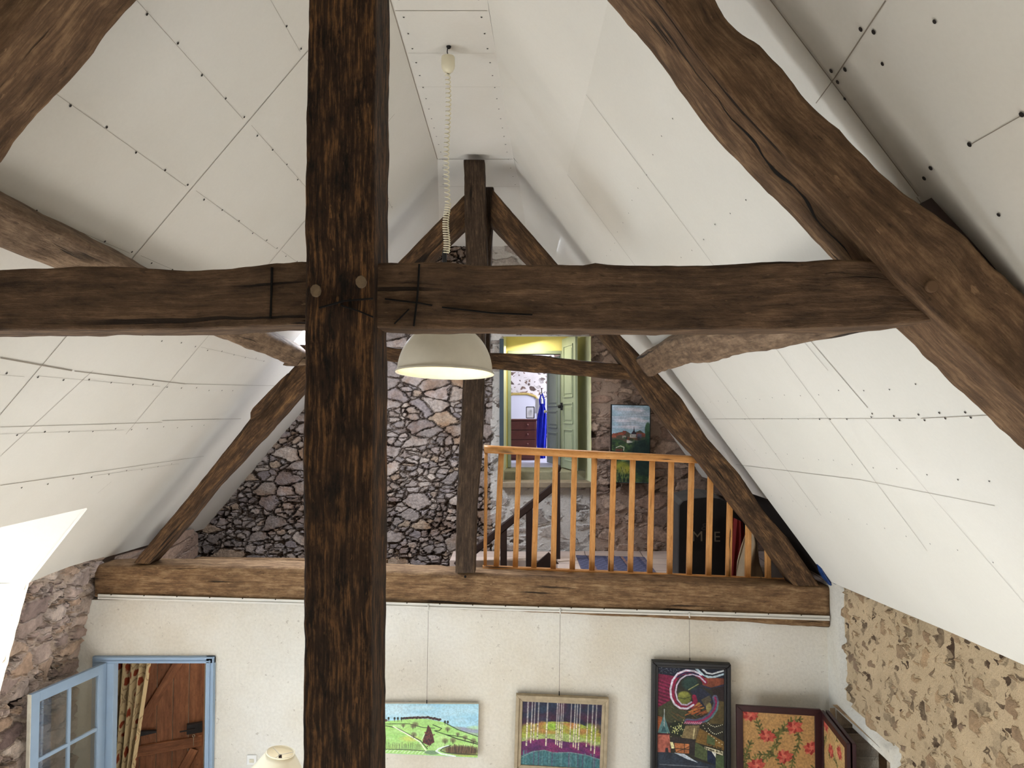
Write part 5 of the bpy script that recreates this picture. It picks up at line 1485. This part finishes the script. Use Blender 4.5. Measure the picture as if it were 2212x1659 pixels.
# folding screen
Yf = 6.62
s0 = [P(1590, 1522, Yf), P(1772, 1532, Yf - .02)]
zf = 0.02
fs = empty('folding_screen', (s0[0].x, Yf, zf)); tag(fs, 'folding screen with dark red frame and floral fabric panels in the wall corner', 'folding screen')
def flowers(cv, x0, y0, x1, y1, n, dull=1.0):
    gold = (176, 134, 84)
    for i in range(n * 5): cv.ell(x0 + rng.random() * (x1 - x0), y0 + rng.random() * (y1 - y0), 14, 12, [(170, 128, 78), (186, 146, 96), (160, 120, 74), (192, 154, 106)][i % 4], .25, .9)
    for i in range(n):
        x, y = x0 + rng.random() * (x1 - x0), y0 + rng.random() * (y1 - y0); a = rng.random() * 6.28
        pts = [(x, y)]
        for k in range(12): a += rng.normal() * .28; pts.append((pts[-1][0] + math.cos(a) * 9, pts[-1][1] + math.sin(a) * 9))
        cv.line(pts, 3.2, (92, 92, 48), .9)
        for k in range(1, 12):
            for s in (-1, 1):
                b = math.atan2(pts[k][1] - pts[k - 1][1], pts[k][0] - pts[k - 1][0]) + s * .9
                cv.line([pts[k], (pts[k][0] + math.cos(b) * 8, pts[k][1] + math.sin(b) * 8)], 3.6, [(84, 90, 46), (112, 110, 62), (70, 74, 40)][(k + i) % 3], .85)
    m = max(3, int((x1 - x0) * (y1 - y0) / 3600))
    for i in range(m):
        x = x0 + ((i * .618 + .1) % 1) * (x1 - x0); y = y0 + (i + .3) / m * (y1 - y0)
        for k in range(10):
            b = k * .628 + rng.random() * .4; r = 17 + 7 * rng.random()
            tip = (x + math.cos(b) * r, y + math.sin(b) * r * .85); w = 5.5
            md_ = (x + math.cos(b) * r * .6, y + math.sin(b) * r * .5); cv.poly([(x + math.cos(b + 1.6) * w * .6, y + math.sin(b + 1.6) * w * .6), (md_[0] + math.cos(b + 1.57) * w, md_[1] + math.sin(b + 1.57) * w), tip, (md_[0] - math.cos(b + 1.57) * w, md_[1] - math.sin(b + 1.57) * w), (x + math.cos(b - 1.6) * w * .6, y + math.sin(b - 1.6) * w * .6)], [(166, 58, 52), (190, 84, 72), (144, 40, 40), (200, 106, 88)][k % 4], .92)
        cv.ell(x, y, 5.5, 4.5, (206, 118, 96), .8, .6)
def screen_panel(a, b, n, w=.055, th=.03, both=False):
    za, zb = a.z, b.z
    a0, b0 = Vector((a.x, a.y, zf)), Vector((b.x, b.y, zf))
    mb = MB()
    q = [a, b, b0, a0]
    ex = (b0 - a0).normalized()
    ez = Vector((0, 0, 1))
    inn = [a + ex * w - ez * w, b - ex * w - ez * w, b0 - ex * w + ez * w, a0 + ex * w + ez * w]
    for i in range(4):
        j = (i + 1) % 4; f = [q[i], q[j], inn[j], inn[i]]
        mb.hexa([p + n * th / 2 for p in f], [p - n * th / 2 for p in f])
    return mb, inn
n1 = Vector((0, -1, 0))
mb, inn = screen_panel(s0[0], s0[1], n1); mb.build('panel_frame', M['maroon'], fs, bevel=.003)
cv = Cv(1600, 1534, 1762, 1960, 1.15, (178, 138, 88)); flowers(cv, 1600, 1534, 1762, 1960, 26); cv.mottle(2.6, .12)
cv.panel('fabric_panel', [p + n1 * .004 for p in inn], M['paint'], fs)
a2, b2 = P(1776, 1534, Yf - .03), P(1833, 1599, 5.93)
b2.z = a2.z
ex = (b2 - a2).normalized(); n2 = Vector((ex.y, -ex.x, 0)).normalized()
if n2.x > 0: n2 = -n2
mb, inn = screen_panel(a2, b2, n2); mb.build('panel_frame', M['maroon'], fs, bevel=.003)
cv = Cv(0, 0, 160, 430, 1.1, (190, 156, 104)); flowers(cv, 0, 0, 160, 430, 24); cv.mottle(2.6, .12)
cv.panel('fabric_panel', [p + n2 * .004 for p in inn], M['paint'], fs)
a3, b3 = a2 + Vector((.045, 0, 0)), b2 + Vector((.045, 0, 0))
mb, inn = screen_panel(a3, b3, n2); mb.build('panel_frame', M['maroon'], fs, bevel=.003)
mb = MB(); mb.prism(inn, n2 * .004); mb.build('panel_back', M['darkwood'], fs)
for zz_ in (s0[1].z - .1, s0[1].z - .6):
    mb = MB(); mb.tube([(s0[1].x + .008, Yf - .045, zz_), (s0[1].x + .008, Yf - .045, zz_ - .06)], .006, 8); mb.build('hinge', M['steel'], fs)
# light switch
sw_ = empty('light_switch', P(545, 1640, YW)); tag(sw_, 'small square white light switch on the plaster beside the lamp', 'switch')
a, b = P(534, 1651, YW), P(555, 1630, YW)
mb = MB(); mb.box((a.x, YW - .012, a.z), (b.x, YW, b.z)); mb.build('plate', M['switch'], sw_, bevel=.003)
mb = MB(); mb.box((a.x + .024, YW - .017, a.z + .02), (b.x - .022, YW - .011, b.z - .034)); mb.build('rocker', M['switch2'], sw_, bevel=.002)
# standing lamp
c = P(606, 1625, 5.6); r0 = 28.5 / F * 5.6
sl = empty('floor_lamp', (c.x, c.y, 0)); tag(sl, 'standing lamp with a cream panelled fabric shade beside the thick dark post', 'lamp')
T3 = Matrix.Rotation(math.radians(9), 3, 'Y') 
nseg = 48; mb = MB(); rows_ = []
def shade_r(i, k):
    a = 2 * math.pi * k / nseg; f = i / 10
    r = r0 + (.30 - r0) * f
    return r * (1 - .018 * abs(math.sin(a * 4)))
b0_ = len(mb.v)
for i in range(11):
    for k in range(nseg):
        a = 2 * math.pi * k / nseg; mb.v.append(c + T3 @ Vector((shade_r(i, k) * math.cos(a), shade_r(i, k) * math.sin(a), -.30 * i / 10)))
for i in range(10):
    for k in range(nseg): mb.f.append((i * nseg + k, i * nseg + (k + 1) % nseg, (i + 1) * nseg + (k + 1) % nseg, (i + 1) * nseg + k)); mb.mi.append(0)
so = mb.build('fabric_shade', M['fabric'], sl, smooth=True); md = so.modifiers.new('solid', 'SOLIDIFY'); md.thickness = .003
mb = MB()
for zr, rr_ in ((0, r0), (-.30, .30)):
    mb.tube([c + T3 @ Vector((rr_ * math.cos(a), rr_ * math.sin(a), zr)) for a in [i * math.pi / 24 for i in range(49)]], .0055, 8, caps=False)
mb.build('shade_trim', M['fabric'], sl, smooth=True)
mb = MB(); ctr = c + T3 @ Vector((0, 0, -.02))
for k in range(3): mb.tube([ctr, c + T3 @ Vector((r0 * math.cos(k * 2.09 + .4), r0 * math.sin(k * 2.09 + .4), 0))], .002, 6)
mb.build('shade_spider', M['rail'], sl)
mb = MB(); mb.tube([ctr, ctr + Vector((.02, 0, -.25)), Vector((c.x + .03, c.y, 1.2)), Vector((c.x, c.y, .04))], .012, 12); mb.build('pole', M['darkwood'], sl, smooth=True)
mb = MB(); mb.lathe([(.0, .05), (.02, .05), (.03, .03), (.14, .02), (.15, 0), (.0, 0)], (c.x, c.y, 0), 32); mb.build('base', M['darkwood'], sl, smooth=True)

# ------------------------------------------------------------------ blue doorway
dfm = empty('door_4', (dx0, YW, 0)); struct(dfm); dfm['label'] = 'pale blue moulded door frame with open glazed leaf'
ofx0, ofx1, ofz = P(208, 1416, YW).x, P(466, 1420, YW).x, P(340, 1416, YW).z
ix0_, ix1_, iz_ = P(250, 1432, YW).x, P(447, 1432, YW).x, P(340, 1431, YW).z
def jamb(name, x0, x1, z0, z1):
    mb = MB()
    mb.box((x0, YW - .03, z0), (x1, YW + .05, z1)); return mb.build(name, M['blue'], dfm, bevel=.006)
jamb('jamb', ofx0 - .02, ix0_, 0, iz_ + .002); jamb('jamb', ix1_, ofx1, 0, ofz); jamb('head', ofx0 - .02, ofx1, iz_, ofz)
for k_, w_ in ((0, .012), (.03, .010)):
    mb = MB(); mb.box((ofx0, YW - .042, ofz - .016 - k_), (ofx1 - k_, YW - .029, ofz - .016 - k_ + w_)); mb.build('moulding', M['blue'], dfm, bevel=.003)
    mb = MB(); mb.box((ofx1 - .016 - k_, YW - .042, 0), (ofx1 - .016 - k_ + w_, YW - .029, ofz - k_)); mb.build('moulding', M['blue'], dfm, bevel=.003)
# glazed leaf swung open along the stone wall
ha, hb = P(226, 1431, YW - .04), P(80, 1500, 6.12)
ha = Vector((ha.x, YW - .035, 0)); hb = Vector((-3.852, 6.0, 0)); zt_ = P(226, 1431, YW - .035).z
dv = (hb - ha); Lf = dv.length; dv.normalize(); nn = Vector((dv.y, -dv.x, 0)).normalized()
if nn.x < 0: nn = -nn
def lbox(u0, u1, z0, z1, th, mat, name, off=0.0, parent=dfm, bev=.003):
    mb = MB(); f = [ha + dv * u0 + Vector((0, 0, z0)), ha + dv * u1 + Vector((0, 0, z0)), ha + dv * u1 + Vector((0, 0, z1)), ha + dv * u0 + Vector((0, 0, z1))]
    mb.hexa([p + nn * (th / 2 + off) for p in f], [p + nn * (off - th / 2) for p in f]); return mb.build(name, mat, parent, bevel=bev)
st = .085
lbox(0, st, .02, zt_, .036, M['blue'], 'hinge_stile'); lbox(Lf - st, Lf - .004, .02, zt_, .036, M['blue'], 'lock_stile'); lbox(Lf - .006, Lf + .002, .02, zt_, .037, M['blue_lit'], 'lit_edge')  # pale strip on the lock stile paints its lit edge
lbox(st, Lf - st, zt_ - .085, zt_, .034, M['blue'], 'top_rail'); lbox(st, Lf - st, .02, .5, .034, M['blue'], 'bottom_panel')
lbox(Lf / 2 - .013, Lf / 2 + .013, .5, zt_ - .08, .026, M['blue'], 'glazing_bar')
zb_ = P(205, 1568, 6.75).z
for z in (zb_, zb_ - .42, zb_ - .84): lbox(st, Lf - st, z - .014, z + .014, .024, M['blue'], 'glazing_bar')
for u0, u1 in ((st, Lf / 2 - .013), (Lf / 2 + .013, Lf - st)):
    zz_ = [zt_ - .085, zb_, zb_ - .42, zb_ - .84, .5]
    for a_, b_ in zip(zz_[:-1], zz_[1:]): lbox(u0, u1, b_ + .01, a_ - .01, .003, M['glass'], 'pane', bev=0)
# curtain
n = 90; rows = []
cn = empty('curtain', (P(285, 1659, 7.12).x, 7.12, 0)); tag(cn, 'cream curtain with rust floral print, drawn aside in the blue doorway', 'curtain')
zc = P(290, 1424, 7.12).z
for i in range(40):
    f = i / 39; z = zc * (1 - f)
    xl, xr = P(240, 1500, 7.12).x, P(327 - 34 * min(1, f * 1.9), 1500, 7.12).x
    r = []
    for j in range(n + 1):
        u = j / n; r.append(Vector((xl + (xr - xl) * u, 7.12 + .045 * math.sin(u * 2 * math.pi * 5 + f * .6) + .012 * math.sin(u * 37), z)) - cn.location)
    rows.append(r)
co = grid('curtain_cloth', rows, M['curtain'], cn)
uvl = co.data.uv_layers.new(name='UVMap')
for p in co.data.polygons:
    for li, vi in zip(p.loop_indices, p.vertices): uvl.data[li].uv = ((vi % (n + 1)) / n * 1.1, (vi // (n + 1)) / 39 * 2.1)
mb = MB(); mb.tube([(P(236, 1425, 7.12).x, 7.12, zc + .01), (P(460, 1425, 7.12).x, 7.12, zc + .01)], .012, 10); mb.build('curtain_rod', M['iron'], cn, smooth=True)
# ledged plank door
A_, B_ = P(268, 1500, 7.32), P(446, 1500, 7.62)
A_ = Vector((A_.x, 7.32, 0)); B_ = Vector((B_.x - .02, 7.62, 0)); ztd = P(340, 1395, 7.4).z
pdv = (B_ - A_); PL = pdv.length; pdv.normalize(); pn = Vector((pdv.y, -pdv.x, 0)).normalized()
if pn.y > 0: pn = -pn
pd = empty('door_5', A_); struct(pd); pd['label'] = 'brown ledged plank door standing ajar behind the blue frame'
def pbar(name, u0, v0, u1, v1, w, th, off, mat=None):
    a = A_ + pdv * u0 + Vector((0, 0, v0)) + pn * off; b = A_ + pdv * u1 + Vector((0, 0, v1)) + pn * off
    d = (b - a).normalized(); s = d.cross(pn).normalized() * (w / 2)
    pa_ = resample([a, b], 14)
    return timber(name, [(p - s, p + s, p - s - pn * th, p + s - pn * th) for p in pa_], mat or M['plank'], pd, r=.06, amp=.0008, seed=int(u0 * 50) + 31)
nb = 5
for i in range(nb): pbar('plank', PL * (i + .5) / nb, 0.01, PL * (i + .5) / nb, ztd, PL / nb - .006, .028, 0)
zl_ = P(390, 1614, 7.45).z
for z in (zl_, zl_ - 1.15): pbar('ledge', .02, z, PL - .02, z, .10, .028, .03)
pbar('brace', PL * .12, zl_ + .16, PL * .80, ztd - .02, .085, .024, .028); pbar('brace', PL * .25, zl_ - .85, PL * .88, zl_ - .07, .085, .024, .028)
def onpd(x, y):
    return PP(x, y, A_ + pn * .05, pn)
mb = MB(); c = onpd(421, 1573); mb.hexa([c + pdv * u + Vector((0, 0, v)) + pn * .02 for u, v in ((-.075, -.045), (.07, -.045), (.07, .05), (-.075, .05))], [c + pdv * u + Vector((0, 0, v)) - pn * .03 for u, v in ((-.075, -.045), (.07, -.045), (.07, .05), (-.075, .05))])
mb.tube([c + pn * .03 - pdv * .14, c + pn * .03], .008, 8); mb.build('lock_case', M['iron'], pd, bevel=.004)
mb = MB(); k0 = onpd(418, 1587) + pn * .03; mb.tube([k0 + Vector((.012 * math.cos(a), 0, .012 * math.sin(a))) for a in [i * math.pi / 8 for i in range(17)]], .003, 6); mb.tube([k0 + Vector((0, 0, -.012)), k0 + Vector((0, 0, -.10))], .0025, 6); mb.build('key', M['steel'], pd, smooth=True)
mb = MB(); c = onpd(316, 1584); mb.hexa([c + pdv * u + Vector((0, 0, v)) + pn * .01 for u, v in ((-.06, -.02), (.09, -.008), (.09, .012), (-.06, .03))], [c + pdv * u + Vector((0, 0, v)) - pn * .03 for u, v in ((-.06, -.02), (.09, -.008), (.09, .012), (-.06, .03))]); mb.build('strap_hinge', M['iron'], pd, bevel=.003)
mb = MB(); mb.quad((-4.0, 8.0, 0), (2.9, 8.0, 0), (2.9, 8.0, FZ), (-4.0, 8.0, FZ)); mb.quad((-4.0, 7.02, FZ - .17), (-.72, 7.02, FZ - .17), (-.72, 8.0, FZ - .17), (-4.0, 8.0, FZ - .17))
struct(mb.build('wall_lobby', M['plaster']))

# ------------------------------------------------------------------ light
w = bpy.data.worlds.new('sky'); SC.world = w; w.use_nodes = True
bg = w.node_tree.nodes['Background']; bg.inputs[0].default_value = (.62, .78, 1.0, 1); bg.inputs[1].default_value = 1.2

def area(name, loc, target, sx, sy, power, col, spread=180):
    d = bpy.data.lights.new(name, 'AREA'); d.shape = 'RECTANGLE'; d.size = sx; d.size_y = sy; d.energy = power; d.color = col[:3]; d.spread = math.radians(spread)
    o_ = bpy.data.objects.new(name, d); COL.objects.link(o_); o_.location = loc
    dirv = (Vector(target) - Vector(loc)).normalized()
    o_.rotation_euler = dirv.to_track_quat('-Z', 'Y').to_euler()
    return o_
day = (0.58, 0.82, 1.0)
# daylight entering the dormer
zm = (sill_z + zs_) / 2
area('dormer_daylight', (XO - 1.7, (DN0 + JY) / 2 - .2, zm + .5), (2.0, (DN0 + JY) / 2 + .1, zm - .3), 4.4, 3.2, 95, day, 130)
# roof lights over the gallery
cx_ = (SKX[0] + SKX[1]) / 2; cy_ = (SKY[0] + SKY[1]) / 2
area('roof_light_daylight', Vector((cx_, cy_, zL(cx_) + .30)), (cx_ - .5, cy_ + .2, zL(cx_) - 1.6), .9, 1.0, 175, (.78, .86, 1.0))
cx2 = (SRX[0] + SRX[1]) / 2; cy2 = (SRY[0] + SRY[1]) / 2
area('roof_light_daylight', Vector((cx2, cy2, zR(cx2) + .30)), (cx2 - .9, cy2, zR(cx2) - .9), .6, 1.1, 60, (.80, .87, 1.0))
# sun through the window falling on the floor below, and added fill lamps inside the closed walls
sp = bpy.data.lights.new('sun_through_dormer', 'SPOT'); sp.energy = 40000; sp.spot_size = math.radians(30); sp.spot_blend = .2; sp.color = (1, 1, .99); sp.shadow_soft_size = .06
so_ = bpy.data.objects.new('sun_through_dormer', sp); COL.objects.link(so_); so_.location = (-9.2, 5.9, 6.7)
so_.rotation_euler = (Vector((-4.2, 4.65, 2.75)) - so_.location).to_track_quat('-Z', 'Y').to_euler()
sq = bpy.data.lights.new('added_floor_spot', 'SPOT'); sq.energy = 1500; sq.spot_size = math.radians(62); sq.spot_blend = .3; sq.color = (1, 1, .99); sq.shadow_soft_size = .06  # added spot inside the solid side wall, lights the floor for bounce
sq_ = bpy.data.objects.new('added_floor_spot', sq); COL.objects.link(sq_); sq_.location = (-3.8, 1.4, 2.5)
sq_.rotation_euler = (Vector((-1.4, 1.0, 0)) - sq_.location).to_track_quat('-Z', 'Y').to_euler()
area('right_wall_fill', (2.5, 1.7, 1.0), (-1.6, 3.2, 3.0), 2.0, 1.6, 66, (.98, .98, .96))  # added lamp before the solid right wall, brightens the left slope
area('left_wall_fill', (-3.85, 2.75, 1.1), (1.5, 2.75, 2.3), 1.1, 2.0, 140, (.84, .93, 1.0))  # added lamp, no door built here; lifts the timber undersides
area('front_fill', (-.6, -2.85, .9), (-.3, 3.5, 3.2), 3.4, 1.4, 8, (1, .96, .9))  # added weak fill; the wall behind the camera is solid
# passage and bedroom
area('passage_fill', (P(1100, 700, 9.75).x + .25, 9.65, gz1 - .02), (.4, 9.7, 4.2), .5, .5, 8, (1, .95, .8))  # added lamp to light the passage, no window stands there
area('bedroom_fill', (1.9, 11.4, 5.2), (-.2, 11.7, 4.3), 1.2, 1.2, 60, (.9, .93, 1.0))  # added lamp in place of an unbuilt bedroom window
area('lobby_fill', (-2.2, 7.9, 2.2), (-2.9, 7.2, 1.2), .6, .6, 16, (1, .9, .78))  # added lamp to brighten the gap beside the plank door

vs = SC.view_settings
SC.display_settings.display_device = 'sRGB'
vs.view_transform = 'Standard'; vs.look = 'None'; vs.exposure = 0.34; vs.gamma = 1.0; vs.use_curve_mapping = False
